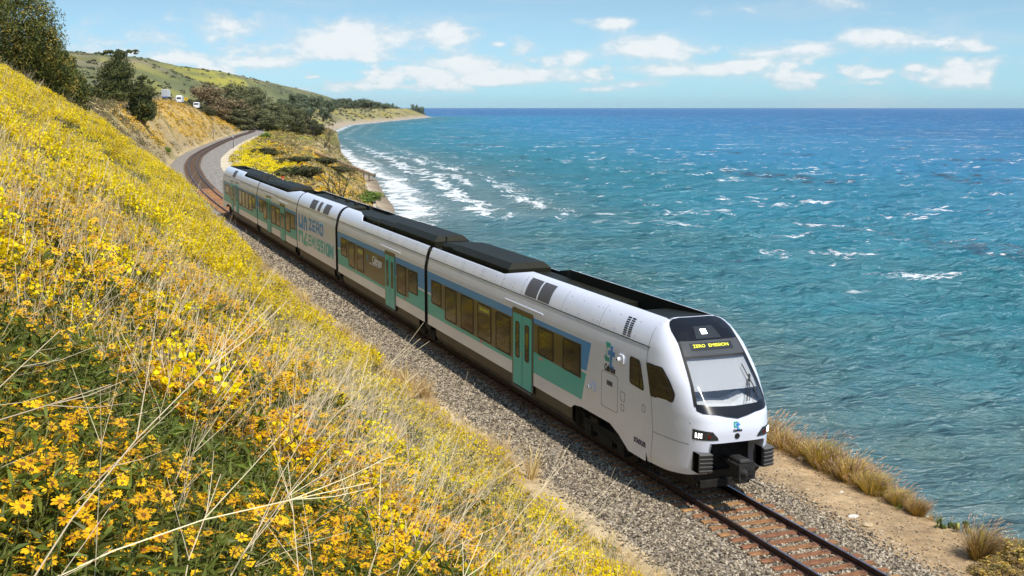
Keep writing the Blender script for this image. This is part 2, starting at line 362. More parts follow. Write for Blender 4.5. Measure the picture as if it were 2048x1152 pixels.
gm = mesh_np('ground', np.stack([GX, GY, GZ], -1), F, ground_material(), True)
gc = ground_color(GX, GY, GZ).reshape(-1, 3)
at = gm.attributes.new('Col', 'FLOAT_COLOR', 'POINT'); at.data.foreach_set('color', np.concatenate([gc, np.ones((len(gc), 1))], 1).astype(np.float32).ravel())
tag(link('ground', gm), 'coastal hillside, bluffs and hills of straw, scrub and wildflowers', 'ground', kind='structure')

# ------------------------------------------------------------------ sea
sa = np.radians(np.concatenate([np.linspace(-150, -20, 20)[:-1], np.linspace(-20, 8, 60)[:-1], np.linspace(8, 47, 330)[:-1], np.linspace(47, 190, 40)]))
sr = np.concatenate([np.geomspace(12, 1100, 470), np.geomspace(1130, 30000, 45)])
A, R = np.meshgrid(sa, sr); SX = CAM[0]+R*np.sin(A); SY = CAM[1]+R*np.cos(A)
shore = (SX-xc(SY))*np.where(SY > 600, .92, .97)
wz = np.zeros_like(SX); wr = random.Random(5)
warp = (fbm(SX*.02, SY*.02, 81, 3)-.5)*14
for i in range(20):
    L = 2.4*1.125**i; ang = radians(253+wr.uniform(-34, 34)); kx, ky = cos(ang)*2*pi/L, sin(ang)*2*pi/L
    s_ = np.sin(SX*kx+SY*ky+warp*2*pi/L*.35+wr.uniform(0, 6.28)); amp = .019*L**.8
    wz += amp*(1-2*np.abs(s_)**1.3 + .3) * (.35+1.3*vnoise(SX/(L*3.2), SY/(L*3.2), 90+i))
cell = R*radians(.12)
wz *= sstep(1100, 500, R)*sstep(0, 30, shore+4)
brk = np.zeros_like(wz)                                   # breakers rolling in along the beach
sw = shore + (fbm(SX*.018, SY*.018, 85, 4)-.5)*26
for s0, amp, wd in ((14, .4, 2.4), (32, .5, 2.6)):
    brk += amp*np.exp(-((sw-s0)/wd)**2)*sstep(.35, .6, vnoise(SX*.03, SY*.03, 86+int(s0)))
near_surf = sstep(225, 290, SY)*(1-sstep(520, 900, SY)*.6)
wz += brk*near_surf
SZ = SEA + wz
nr, na = A.shape; idx = np.arange(nr*na).reshape(nr, na)
F = np.stack([idx[:-1,:-1], idx[:-1,1:], idx[1:,1:], idx[1:,:-1]], -1).reshape(-1, 4)[:, ::-1]
def sea_material():
    m_ = bpy.data.materials.new('sea'); m_.use_nodes = True; t = NT(m_.node_tree)
    sh = t.node('ShaderNodeAttribute', attribute_name='shore').outputs['Fac']; bk = t.node('ShaderNodeAttribute', attribute_name='breaker').outputs['Fac']
    pos = t.node('ShaderNodeNewGeometry').outputs['Position']
    big = t.noise(t.mapping(pos, (.006, .003, 0)), 1.0, 5, .6); mid = t.noise(t.mapping(pos, (.03, .02, 0), (0, 0, .3)), 1.0, 6, .6)
    dist = t.m('ADD', sh, t.m('MULTIPLY', t.m('SUBTRACT', big, .5), 130))
    c = t.ramp(t.m('DIVIDE', dist, 1400.0, clamp=True), [(0, (.09,.145,.125)), (.02, (.03,.14,.145)), (.06, (.001,.175,.235)), (.16, (.0,.19,.37)), (.4, (.0,.15,.36)), (1, (.0,.105,.31))])
    c = t.mix(t.mapr(mid, .35, .75, 0, .32), c, (.0,.25,.385))
    kelp = t.m('MULTIPLY', t.mapr(t.noise(t.mapping(pos, (.020, .007, 0), (0, 0, -.5)), 1.0, 5, .6, .6), .575, .66), t.m('MULTIPLY', t.mapr(t.noise(pos, .12, 4, .6), .42, .6), t.mapr(sh, 40, 110)))
    kelp = t.m('MAXIMUM', kelp, t.m('MULTIPLY', t.mapr(t.noise(t.along(pos, -.35, 2.4), .05, 5, .62, .4), .655, .70), t.mapr(sh, 12, 30)))
    c = t.mix(t.m('MULTIPLY', kelp, .72), c, (.012,.032,.06))
    # whitecaps
    wcv = t.along(pos, -.3, 1.7)
    wc = t.m('MULTIPLY', t.mapr(t.noise(wcv, .11, 3, .55, .5), .615, .66), t.mapr(t.noise(wcv, .9, 5, .7), .46, .58))
    wc2 = t.m('MULTIPLY', t.mapr(t.noise(wcv, .035, 3, .55, .3), .64, .68), t.mapr(t.noise(wcv, .3, 5, .7), .49, .60))
    wc3 = t.m('MULTIPLY', t.mapr(t.noise(t.mapping(pos, (.05, .0085, 0)), 1.0, 3, .6), .655, .69), t.mapr(sh, 380, 700, 0, .75))
    wc = t.m('MULTIPLY', t.m('MAXIMUM', t.m('MAXIMUM', wc, wc2), wc3), t.mapr(sh, 30, 70))
    streak = t.noise(t.mapping(pos, (.012, .0016, 0)), 1.0, 5, .65); c = t.mix(t.m('MULTIPLY', t.mapr(streak, .42, .7), t.mapr(sh, 150, 600, 0, .5)), c, (.0,.09,.23))
    # surf
    lace = t.noise(pos, .55, 6, .72, 1.2); lace2 = t.noise(pos, .09, 5, .6, .8)
    sw = t.m('ADD', sh, t.m('MULTIPLY', t.m('SUBTRACT', lace2, .5), 34))
    zone = t.m('MULTIPLY', t.m('MULTIPLY', t.mapr(sw, 66, 22), t.mapr(sw, -22, -6)), t.node('ShaderNodeAttribute', attribute_name='surf').outputs['Fac'])
    band = t.m('PINGPONG', t.m('ADD', sw, 6.0), 9.0); line = t.mapr(band, 4.2, 8.6)
    sf = t.mapr(t.m('ADD', t.m('ADD', t.m('MULTIPLY', line, .19), t.mapr(sw, 24, 4, 0, .11)), t.m('ADD', t.m('MULTIPLY', zone, .16), t.m('ADD', t.m('MULTIPLY', lace, .55), t.m('MULTIPLY', lace2, .30)))), .665, .775)
    sf = t.m('MULTIPLY', sf, t.mapr(zone, .02, .2))
    bf = t.mapr(t.m('ADD', bk, t.m('MULTIPLY', t.m('SUBTRACT', lace, .5), 1.3)), .28, .55)
    foam = t.m('MAXIMUM', t.m('MAXIMUM', wc, sf), bf)
    c = t.mix(t.m('MULTIPLY', zone, .35), c, (.26,.30,.27))
    c = t.mix(foam, c, (.80,.82,.82))
    h1 = t.noise(t.along(pos, -.22, 2.6), 1.05, 5, .62); h2 = t.noise(t.along(pos, -.30, 2.8), .34, 4, .6); h3 = t.noise(t.along(pos, -.15, 3.0), .065, 3, .6)
    hgt = t.m('ADD', t.m('MULTIPLY', h1, 1.0), t.m('ADD', t.m('MULTIPLY', h2, 3.2), t.m('MULTIPLY', h3, 5.0)))
    bp = t.node('ShaderNodeBump', inp={'Strength': 1.0, 'Distance': 1.0, 'Height': hgt})
    df = t.node('ShaderNodeBsdfDiffuse', inp={0: c, 'Normal': bp.outputs[0]}); gl = t.node('ShaderNodeBsdfGlossy', inp={0: (1,1,1,1), 'Roughness': .16, 'Normal': bp.outputs[0]})
    fr = t.node('ShaderNodeFresnel', inp={0: 1.33, 1: bp.outputs[0]}).outputs[0]
    fac = t.m('MULTIPLY', t.m('MINIMUM', t.m('MULTIPLY', fr, 2.2), .22), t.m('SUBTRACT', 1.0, foam))      # a wind-roughened surface never mirrors fully
    mx = t.node('ShaderNodeMixShader', inp={0: fac, 1: df.outputs[0], 2: gl.outputs[0]})
    o = t.node('ShaderNodeOutputMaterial'); t.l.new(mx.outputs[0], o.inputs[0]); return m_
sm = mesh_np('sea', np.stack([SX, SY, SZ], -1), F, sea_material(), True)
for nm, arr in (('shore', shore), ('breaker', brk*near_surf), ('surf', near_surf)):
    a_ = sm.attributes.new(nm, 'FLOAT', 'POINT'); a_.data.foreach_set('value', arr.astype(np.float32).ravel())
tag(link('sea', sm), 'blue green ocean with whitecaps and surf', 'sea', kind='structure')
# ------------------------------------------------------------------ railway
M_rail = mat('rail_steel', (.055,.030,.026), .55, .3, var=.35, vscale=6, bump=.2, bscale=60)
M_railtop = mat('rail_running_surface', (.35,.33,.38), .32, .9, var=.2, vscale=3)
M_plate = mat('tie_plate', (.22,.115,.075), .8, .1, var=.3, vscale=20, bump=.3)
M_sleep = mat('sleeper_wood', (.30,.145,.062), .9, var=.55, vscale=4, bump=.8, bscale=14, rand=.5, stretch=(1, 9, 9))
M_ball = mat('ballast', (.255,.22,.175), .95, var=.7, vscale=26, bump=1.0, bscale=26)
M_ballfar = mat('ballast_far', (.25,.222,.19), .95, var=.6, vscale=2.2, bump=.6, bscale=14)
M_cess = mat('track_dust', (.135,.092,.062), .95, var=.4, vscale=3, bump=.6, bscale=20)
track = empty('railway_track'); tag(track, 'single railway track with rusty rails on wooden sleepers', 'railway track', kind='structure')
YS = np.concatenate([np.arange(-6, 130, 4.0), np.arange(130, 760, 4.0)])
def tp(y, n, z):
    h = float(th(y)); L = math.sqrt(1+h*h); return (float(xt(y))+n/L, y-n*h/L, z+float(grade(y)))
def sweep(name, prof, ys, m_, parent, closed=True, smooth=False):
    b = MB(); k = len(prof); V = [tp(y, p[0], p[1]) for y in ys for p in prof]; Fq = []
    for i in range(len(ys)-1):
        for j in range(k if closed else k-1):
            j2 = (j+1) % k; Fq.append((i*k+j, i*k+j2, (i+1)*k+j2, (i+1)*k+j))
    if closed: Fq += [tuple(range(k))[::-1], tuple((len(ys)-1)*k+j for j in range(k))]
    b.add(V, Fq); return b.build(name, m_, parent, smooth=smooth)
for sx in (-1, 1):
    c_ = sx*.7525
    prof = [(c_-.075,-.172),(c_+.075,-.172),(c_+.075,-.158),(c_+.012,-.142),(c_+.010,-.050),(c_+.036,-.038),(c_+.036,-.006),(c_+.030,0),(c_-.030,0),(c_-.036,-.006),(c_-.036,-.038),(c_-.010,-.050),(c_-.012,-.142),(c_-.075,-.158)]
    rl = sweep('rail', prof, YS, M_rail, track)
    sweep('running_surface', [(c_-.026,-.002),(c_+.026,-.002),(c_+.026,.003),(c_-.026,.003)], YS, M_railtop, rl)
def sleeper_mesh(seed):
    r = random.Random(seed); b = MB(); L, W = 1.32, .115; k = 7; V = []
    for i in range(k):
        x = -L+2*L*i/(k-1); w0 = W+r.uniform(-.012, .012); w1 = W+r.uniform(-.012, .012); zt = -.176+r.uniform(-.008, .006); dy = r.uniform(-.01, .01)
        V += [(x,-w0+dy,-.34),(x,w1+dy,-.34),(x,w1+dy,zt-.018),(x,w1-.02+dy,zt),(x,-w0+.02+dy,zt),(x,-w0+dy,zt-.018)]
    Fq = [tuple(range(6))[::-1], tuple((k-1)*6+j for j in range(6))]
    for i in range(k-1):
        for j in range(6): Fq.append((i*6+j, i*6+(j+1) % 6, (i+1)*6+(j+1) % 6, (i+1)*6+j))
    b.add(V, Fq); return b.mesh('sleeper', M_sleep)
SLM = [sleeper_mesh(i) for i in range(6)]
pb = MB(); pb.box(-.185,.185,-.10,.10,-.178,-.160); pb.box(-.10,-.085,-.09,.09,-.162,-.148); pb.box(.085,.10,-.09,.09,-.162,-.148)
for px_, py_ in ((-.14,-.06),(.14,.06),(-.11,.06),(.11,-.06)): pb.box(px_-.014,px_+.014,py_-.014,py_+.014,-.162,-.135)
PLM = pb.mesh('tie_plate', M_plate)
y = 15.6; k_ = 0
far_b = MB()
while y < 640:
    h = float(th(y))
    if k_ < 300:
        o = link('sleeper', SLM[rnd.randrange(6)], track); o.location = (float(xt(y))+rnd.uniform(-.05, .05), y, float(grade(y))); o.rotation_euler = (0, 0, -math.atan(h)+rnd.uniform(-.02, .02)+(pi if rnd.random() < .5 else 0))
        if y < 46:
            for sx in (-1, 1):
                p_ = link('tie_plate', PLM, o); p_.location = (sx*.7525*(1 if cos(o.rotation_euler[2]) > 0 else -1) - (o.location.x-float(xt(y))), 0, 0)
    else:
        a_ = -math.atan(h); ca, sa_ = cos(a_), sin(a_)
        V = [(float(xt(y))+X*ca-Y_*sa_, y+X*sa_+Y_*ca, Z+float(grade(y))) for Z in (-.34,-.176) for Y_ in (-.115,.115) for X in (-1.3,1.3)]
        far_b.add(V, [(0,2,3,1),(4,5,7,6),(0,1,5,4),(2,6,7,3),(0,4,6,2),(1,3,7,5)])
    k_ += 1; y += .515+rnd.uniform(-.02, .02)
tag(far_b.build('far_sleepers', mat('sleeper_far', (.13,.082,.052), .9), track), kind='stuff')
# ballast bed
def bed(name, ys, m_, lab, wl, wr):
    prof = [(-wl,-.78),(-wl+.55,-.52),(-1.75,-.25),(-1.3,-.235),(0,-.225),(1.3,-.235),(1.75,-.25),(wr-.5,-.46),(wr,-.62)]
    o = sweep(name, prof, ys, m_, None, closed=False, smooth=True); tag(o, lab, 'ballast', kind='structure'); return o
bed('ballast_bed', np.arange(-12, 112.1, 2.0), M_ball, 'grey gravel bed under the railway track', 4.0, 3.2)
bed('ballast_bed_far', np.concatenate([np.arange(112, 760, 4.0)]), M_ballfar, 'pale gravel bed under the curving far track', 5.0, 5.4)
sweep('track_dust', [(-1.55,-.222),(1.55,-.222)], np.arange(112, 760, 4.0), M_cess, track, closed=False)
# ------------------------------------------------------------------ train
M_white = mat('train_white', (.72,.745,.83), .3, coat=.3, var=.03, vscale=.6)
M_blue = mat('livery_blue', (.03,.30,.68), .4, coat=.15)
M_teal = mat('livery_teal', (.025,.47,.43), .4, coat=.15)
M_band = mat('window_band', (.040,.029,.017), .32, coat=.2)
M_pane = mat('train_glass', (.06,.043,.026), .08, ior=1.45, spec=.25, var=.3, vscale=2, stretch=(1,.5,4))
M_rub = mat('rubber', (.012,.011,.010), .6)
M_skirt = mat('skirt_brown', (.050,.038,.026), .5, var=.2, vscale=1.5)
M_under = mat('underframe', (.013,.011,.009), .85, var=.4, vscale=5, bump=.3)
M_roof = mat('roof_olive', (.011,.011,.006), .6, var=.15, vscale=1.2, spec=.2)
M_roofb = mat('roof_box_olive', (.017,.017,.009), .55, var=.15, vscale=1.2, spec=.2)
M_black = mat('nose_black', (.008,.008,.009), .22, coat=.3)
M_grille = mat('roof_grille', (.115,.11,.115), .6, .3)
M_seam = mat('panel_seam', (.10,.10,.11), .7)
M_metal = mat('coupler_metal', (.035,.033,.031), .6, .3, var=.3, vscale=8)
M_buf = mat('anticlimber_grey', (.12,.115,.11), .55, .1)
M_lamp = mat('headlamp_led', (.9,.9,.9), .3, emit=(1,1,1), estr=5.0)
M_red = mat('tail_lamp', (.12,.008,.008), .2)
M_led = mat('led_text', (.8,.75,.05), .5, emit=(.95,.9,.08), estr=.8)
M_led2 = mat('led_text_dim', (.25,.23,.03), .5, emit=(.95,.9,.08), estr=.12)
M_ledbg = mat('led_panel', (.03,.033,.035), .25, coat=.5)
M_dispb = mat('display_box', (.075,.077,.078), .2, coat=.6)
M_cabin = mat('cab_interior', (.82,.82,.83), .6)
M_logo_t = mat('logo_teal', (.02,.36,.31), .4); M_logo_b = mat('logo_blue', (.03,.24,.58), .4); M_txt = mat('lettering_black', (.02,.015,.012), .5); M_txtw = mat('lettering_white', (.85,.85,.85), .5); M_navy = mat('lettering_navy', (.02,.02,.09), .5)
M_sticker = mat('sticker_pink', (.50,.30,.30), .5); M_yel = mat('door_button_yellow', (.55,.36,.02), .5)
def glass_material():
    m_ = bpy.data.materials.new('windscreen_glass'); m_.use_nodes = True; t = NT(m_.node_tree)
    tr = t.node('ShaderNodeBsdfTransparent', inp={0: (.86,.88,.88,1)}); gl = t.node('ShaderNodeBsdfGlossy', inp={0: (1,1,1,1), 1: .03})
    fr = t.node('ShaderNodeFresnel', inp={0: 1.5}); mx = t.node('ShaderNodeMixShader', inp={0: t.m('ADD', fr.outputs[0], .12), 1: tr.outputs[0], 2: gl.outputs[0]})
    o = t.node('ShaderNodeOutputMaterial'); t.l.new(mx.outputs[0], o.inputs[0]); return m_
M_glass = glass_material()
SX_ = 1.50
train = empty('train'); tag(train, 'white passenger train with blue and teal stripes on the track', 'train')
train.rotation_euler = (math.atan(.0014), 0, 0); train.location = (0, 0, -30*.0014)
ARC = ([4.16,4.30,4.45,4.60,4.72,4.82,4.90,4.95,4.985,5.0],[1.41,1.37,1.31,1.235,1.155,1.06,.955,.84,.68,.5])
def halfw(z):
    if z <= 3.62: return SX_
    if z <= 4.16: return float(np.interp(z, [3.62,3.75,4.16], [SX_,1.485,1.41]))
    return float(np.interp(z, *ARC))
def shell(name, y0, y1, topf, botf, extra=()):
    ys = sorted(set([round(v, 3) for v in np.arange(y0, y1, 1.0)]+[y0, y1]+[e for e in extra if y0 < e < y1])); b = MB(); rows = None
    V = []; 
    for y in ys:
        zb, zt = botf(y), topf(y)
        zs = [zb, 1.3, 2.4, 3.62, 3.75, 3.95, 4.16] + [4.16+(zt-4.16)*f for f in (.2,.4,.55,.7,.82,.92,1.0)]
        L = [(-halfw(z), y, z) for z in zs] + [(-halfw(zt)+.05, y, zt+.004), (-halfw(zt)+.07, y, min(4.40, zt-.05))]
        L += [(-x, yy, z) for (x, yy, z) in L[::-1]]
        rows = len(L); V += L
    n = len(ys)
    Fq = [(i*rows+j, i*rows+j+1, (i+1)*rows+j+1, (i+1)*rows+j) for i in range(n-1) for j in range(rows-1)]
    b.add(V, [f[::-1] for f in Fq]); b.m = [1 if 14 <= i % (rows-1) <= 16 else 0 for i in range(len(Fq))]; b.add(V[:rows], [tuple(range(rows))], 2); b.add(V[-rows:], [tuple(range(rows))[::-1]], 2)
    o = b.build(name, [M_white, M_roof, M_rub], train)
    md = o.modifiers.new('b', 'EDGE_SPLIT'); md.split_angle = radians(28); o.data.polygons.foreach_set('use_smooth', np.ones(len(o.data.polygons), bool))
    return o
def rounded(poly, r=.08, seg=4):
    out = []; n = len(poly)
    for i in range(n):
        p = np.array(poly[i], float); a = np.array(poly[i-1], float); c = np.array(poly[(i+1) % n], float)
        va, vc = a-p, c-p; la, lc = np.linalg.norm(va), np.linalg.norm(vc); rr_ = min(r, la*.45, lc*.45)
        A_, C_ = p+va/la*rr_, p+vc/lc*rr_
        for t in np.linspace(0, 1, seg+1): out.append(tuple((1-t)**2*A_+2*t*(1-t)*p+t*t*C_))
    return out
def rect(y0, y1, z0, z1): return [(y0,z0),(y1,z0),(y1,z1),(y0,z1)]
def sidex(z): return halfw(z)
def plate(name, poly, off, m_, parent, depth=.03, mirror=True, label=None):
    """a flat plate fixed on the car side, its face `off` metres proud of it"""
    b = MB(); b.prism(poly, lambda p: (-(sidex(p[1])+off-depth), p[0], p[1]), lambda p: (-(sidex(p[1])+off), p[0], p[1]))
    o = b.build(name, m_, parent)
    if label: o['label'] = label
    if mirror:
        o2 = o.copy(); col.objects.link(o2); o2.scale = (-1, 1, 1)
    return o
def ring(name, poly, poly2, off, m_, parent, depth=.03, mirror=True):
    n = len(poly); b = MB()
    f = lambda p, o_: (-(sidex(p[1])+o_), p[0], p[1])
    V = [f(p, off) for p in poly]+[f(p, off) for p in poly2]+[f(p, off-depth) for p in poly]+[f(p, off-depth) for p in poly2]
    Fq = []
    for i in range(n):
        j = (i+1) % n; Fq += [(i, j, n+j, n+i), (2*n+i, 2*n+j, j, i)[::-1], (n+i, n+j, 3*n+j, 3*n+i)[::-1]]
    b.add(V, Fq); o = b.build(name, m_, parent)
    if mirror: o2 = o.copy(); col.objects.link(o2); o2.scale = (-1, 1, 1)
    return o
def window(y0, y1, z0, z1, parent, r=.11):
    P = rounded(rect(y0, y1, z0, z1), r); Q = rounded(rect(y0+.055, y1-.055, z0+.055, z1-.055), r*.75)
    ring('window_frame', P, Q, .020, M_rub, parent, .02); plate('window', Q, .013, M_pane, parent, .02)
def door(y0, y1, z0, z1, parent, leaves=2):
    plate('door_frame', rounded(rect(y0-.13, y1+.13, z0-.06, z1+.20), .12), .014, M_band, parent, .03)
    mid = (y0+y1)/2; spans = [(y0, mid-.025), (mid+.025, y1)] if leaves == 2 else [(y0, y1)]
    for a, b_ in spans:
        plate('door', rounded(rect(a, b_, z0, z1), .05), .026, M_teal, parent, .03)
        w_ = (b_-a); P = rounded(rect(a+w_*.27, b_-w_*.27, z0+1.05, z1-.28), .12) if leaves == 2 else rounded(rect(a+w_*.12, b_-w_*.12, z0+.9, z1-.5), .12)
        cy_, cz_ = np.mean([p[0] for p in P]), np.mean([p[1] for p in P])
        Q = [(p[0]+(.045 if p[0] < cy_ else -.045), p[1]+(.045 if p[1] < cz_ else -.045)) for p in P]
        ring('door_window_frame', P, Q, .036, M_rub, parent, .012); plate('door_window', Q, .031, M_pane, parent, .008)
    plate('door_sill', rect(y0-.02, y1+.02, z0-.10, z0-.04), .06, M_buf, parent, .06)
    if leaves == 2: plate('door_button', rounded(rect(mid+.04, mid+.10, z0+1.2, z0+1.32), .02), .034, M_yel, parent, .012)
    plate('rain_gutter', rect(mid-1.95, mid+1.95, z1+.335, z1+.375), .03, M_white, parent, .04)
def seam(y, parent, z0=4.16, z1=4.9):
    b = MB(); zs = np.linspace(z0, z1, 8)
    for i in range(7):
        a, c = zs[i], zs[i+1]; b.add([(-halfw(a)-.004, y-.008, a), (-halfw(a)-.004, y+.008, a), (-halfw(c)-.004, y+.008, c), (-halfw(c)-.004, y-.008, c)], [(0,1,2,3)])
    b.build('panel_seam', M_seam, parent)
def archpatch(name, y0, y1, z0, z1, m_, parent, off=.008, sl=0.0, label=None):
    b = MB(); zs = np.linspace(z0, z1, 7); V = []
    for z in zs:
        x = -(halfw(z)+off); V += [(x, y0+sl*(z-z0), z), (x, y1+sl*(z-z0), z)]
    b.add(V, [(2*i, 2*i+1, 2*i+3, 2*i+2) for i in range(6)]); return b.build(name, m_, parent)
def text_mesh(s, size, shear=0.0, offset=0.0, sx=1.0, depth=.004, spacing=1.0):
    cu = bpy.data.curves.new('lettering', 'FONT'); cu.body = s; cu.size = size; cu.shear = shear; cu.offset = offset; cu.extrude = depth; cu.align_x = 'CENTER'; cu.align_y = 'CENTER'; cu.space_character = spacing; cu.resolution_u = 3
    o = bpy.data.objects.new('tmp', cu); col.objects.link(o); dg = bpy.context.evaluated_depsgraph_get(); dg.update()
    me = bpy.data.meshes.new_from_object(o.evaluated_get(dg)); bpy.data.objects.remove(o)
    me.transform(Matrix.Diagonal((sx, 1, 1, 1))); return me
def side_text(name, s, yc, zc, size, m_, parent, off=.02, **kw):
    me = text_mesh(s, size, **kw); me.materials.clear(); me.materials.append(m_); o = link(name, me, parent)
    o.matrix_local = Matrix(((0,0,-1,-(sidex(zc)+off)), (-1,0,0,yc), (0,1,0,zc), (0,0,0,1))); return o
def sign_words(yc, zc, size, parent):
    for wd_, off_ in (('ZERO', 2.25), ('EMISSION', -1.35)): side_text('sign_lettering', wd_, yc+off_*size, zc, size, M_led2, parent, .022)
def stroke(b, pts, wd, off, j, yc, zc, sc_=1.0):
    """flat bar lettering: pts in letter space (u right as read, v up)"""
    for i in range(len(pts)-1):
        p, q = np.array(pts[i], float), np.array(pts[i+1], float); d = (q-p)/np.linalg.norm(q-p); nrm = np.array([-d[1], d[0]])*wd/2; e = d*wd/2*.98
        pl = [p-e-nrm, q+e-nrm, q+e+nrm, p-e+nrm]; o_ = off+.0006*j[0]; j[0] += 1
        b.prism([(yc-v[0]*sc_, zc+v[1]*sc_) for v in pl], lambda r: (-(sidex(r[1])+off-.004), r[0], r[1]), lambda r, o_=o_: (-(sidex(r[1])+o_), r[0], r[1]))
def stripes(y0, y1, parent, front=None):
    """blue band, thin white line, teal band (the shell's white shows between)"""
    if front is None:
        plate('blue_stripe', rect(y0, y1, 2.56, 3.54), .004, M_blue, parent, .02); plate('teal_stripe', rect(y0, y1, 1.52, 2.46), .004, M_teal, parent, .02)
    else:
        plate('blue_stripe', [(y0+.345, 2.55), (y1, 2.56), (y1, 3.54), (y0, 3.54)], .004, M_blue, parent, .02)
        plate('teal_stripe', [(y0+.72, 1.50), (y1, 1.52), (y1, 2.46), (y0+.375, 2.46)], .004, M_teal, parent, .02)
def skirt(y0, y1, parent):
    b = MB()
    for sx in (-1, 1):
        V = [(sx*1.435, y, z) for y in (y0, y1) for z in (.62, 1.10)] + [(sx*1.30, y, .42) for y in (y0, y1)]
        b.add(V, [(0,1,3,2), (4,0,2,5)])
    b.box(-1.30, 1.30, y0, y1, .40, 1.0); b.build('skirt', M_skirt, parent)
def bogie(yc, parent):
    b = MB()
    for sx in (-1, 1):
        b.box(sx*1.12-.10, sx*1.12+.10, yc-1.75, yc+1.75, .50, .80)
        b.box(sx*1.12-.13, sx*1.12+.13, yc-.55, yc+.55, .28, .58)
        for a in (-1.25, 1.25):
            b.box(sx*1.12-.16, sx*1.12+.16, yc+a-.24, yc+a+.24, .28, .72, ch=.06)
            b.tube([(sx*1.13, yc+a-.5, .55), (sx*1.13, yc+a-.5, .95)], .12, 8); b.tube([(sx*1.13, yc+a+.5, .55), (sx*1.13, yc+a+.5, .95)], .12, 8)
            b.box(sx*1.2-.05, sx*1.2+.05, yc+a-.7, yc+a-.1, .82, .98)
        b.tube([(sx*1.22, yc-1.1, .60), (sx*1.22, yc+1.1, .72)], .05, 6)
    b.box(-1.0, 1.0, yc-.5, yc+.5, .45, .85); b.build('bogie_frame', M_under, parent)
    for a in (-1.25, 1.25):
        wb = MB()
        for sx in (-1, 1):
            wb.tube([(sx*.70, yc+a, .45), (sx*.72, yc+a, .45), (sx*.72, yc+a, .45), (sx*.84, yc+a, .45)], [.475,.475,.445,.445], 28)
            wb.tube([(sx*.84, yc+a, .45), (sx*.87, yc+a, .45)], [.33,.30], 20)
        wb.tube([(-.84, yc+a, .45), (.84, yc+a, .45)], .08, 10); wb.build('wheelset', M_metal, parent)
def roofbox(y0, y1, zt, parent, xw=.86, ch=.16, z0=4.36):
    b = MB(); b.box(-xw, xw, y0, y1, z0, zt, ch=ch); return b.build('roof_equipment_box', M_roofb, parent)
def car(name, label, y0, y1, topf, botf=lambda y: 1.02, extra=()):
    o = shell(name, y0, y1, topf, botf, extra); o['label'] = label
    b = MB(); b.add([(-.98, y0+.02, 4.42), (.98, y0+.02, 4.42), (.98, y1-.02, 4.42), (-.98, y1-.02, 4.42)], [(0,1,2,3)]); b.build('roof_deck', M_roof, o)
    for sx in (-1, 1):
        g = MB(); g.box(sx*1.412-.010, sx*1.412+.010, y0+.02, y1-.02, 4.150, 4.172); g.build('roof_gutter_line', M_rub, o)
    return o
H_, L_ = 4.955, 4.62
# --- leading car
def top1(y): return float(np.interp(y, [30,41.8,43.9,60], [H_,H_,L_,L_]))
CUT = ([30.0,32.05,32.35,32.75,33.4,35.6,36.2,36.5,37.5],[.72,.72,.86,1.05,1.25,1.25,1.18,1.02,1.02])
def bot1(y): return float(np.interp(y, *CUT))
c1 = car('leading_cab_car', 'leading car with the driving cab', 30.9, 53.35, top1, bot1, [32.05,32.2,32.35,32.55,32.75,33.1,33.4,35.6,35.9,36.2,36.5,41.8,43.9])
stripes(34.88, 53.33, c1, front=True)
plate('window_band', [(42.1,2.06),(42.1,3.22),(52.75,3.22),(52.75,2.12),(50.70,2.08),(50.70,1.68),(42.1,1.64)], .008, M_band, c1)
plate('window_band', [(35.66,2.20),(39.9,2.30),(39.9,3.36),(35.66,3.36)], .008, M_band, c1)
for a, b_, c, d in ((51.2,52.66,2.13,3.22),(48.98,50.6,1.71,3.19),(46.7,48.36,1.70,3.19),(44.5,46.15,1.70,3.17),(42.34,43.95,1.66,3.15),(38.05,39.48,2.28,3.32),(35.74,37.2,2.23,3.32)): window(a, b_, c, d, c1)
plate('destination_sign', rect(44.6,46.05,2.80,3.10), .016, M_ledbg, c1, .02, False); sign_words(45.3, 2.95, .155, c1)
door(40.07, 41.97, .72, 3.44, c1); bogie(34.3, c1)
for yy in (39.2, 45.7): plate('sticker', rect(yy-.18, yy+.18, 1.55 if yy > 42 else 2.12, 1.65 if yy > 42 else 2.22), .013, M_sticker, c1, .02, False)
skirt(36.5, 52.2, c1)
for yy in (51.1, 48.5, 46.0, 43.6, 41.5, 37.6, 34.5): seam(yy, c1, 4.16, top1(yy)-.02)
for a, b_ in ((39.98, 41.12), (38.75, 39.85)): archpatch('roof_grille', a, b_, 4.22, 4.84, M_grille, c1)
for k in range(9):
    for q in (0, 1): archpatch('vent_slot', 32.55-.30*q+.012*k, 32.78-.30*q+.012*k, 4.22+.062*k, 4.255+.062*k, M_rub, c1, .01)
bolt = MB(); bolt.tube([(0,0,0),(-.012,0,0)], .014, 8); BM = bolt.mesh('bolt', M_seam)
for yy in (50.9, 49.4, 48.7, 48.3, 47, 46.2, 45.8, 44.4, 43.5, 42.4, 41.4, 37.2, 36.2, 35.0, 34.7, 34.2, 33.4, 32.0):
    for z_ in (4.3, 4.72 if yy < 42 else 4.48):
        o = link('bolt', BM, c1, (-halfw(z_)-.003, yy, z_))
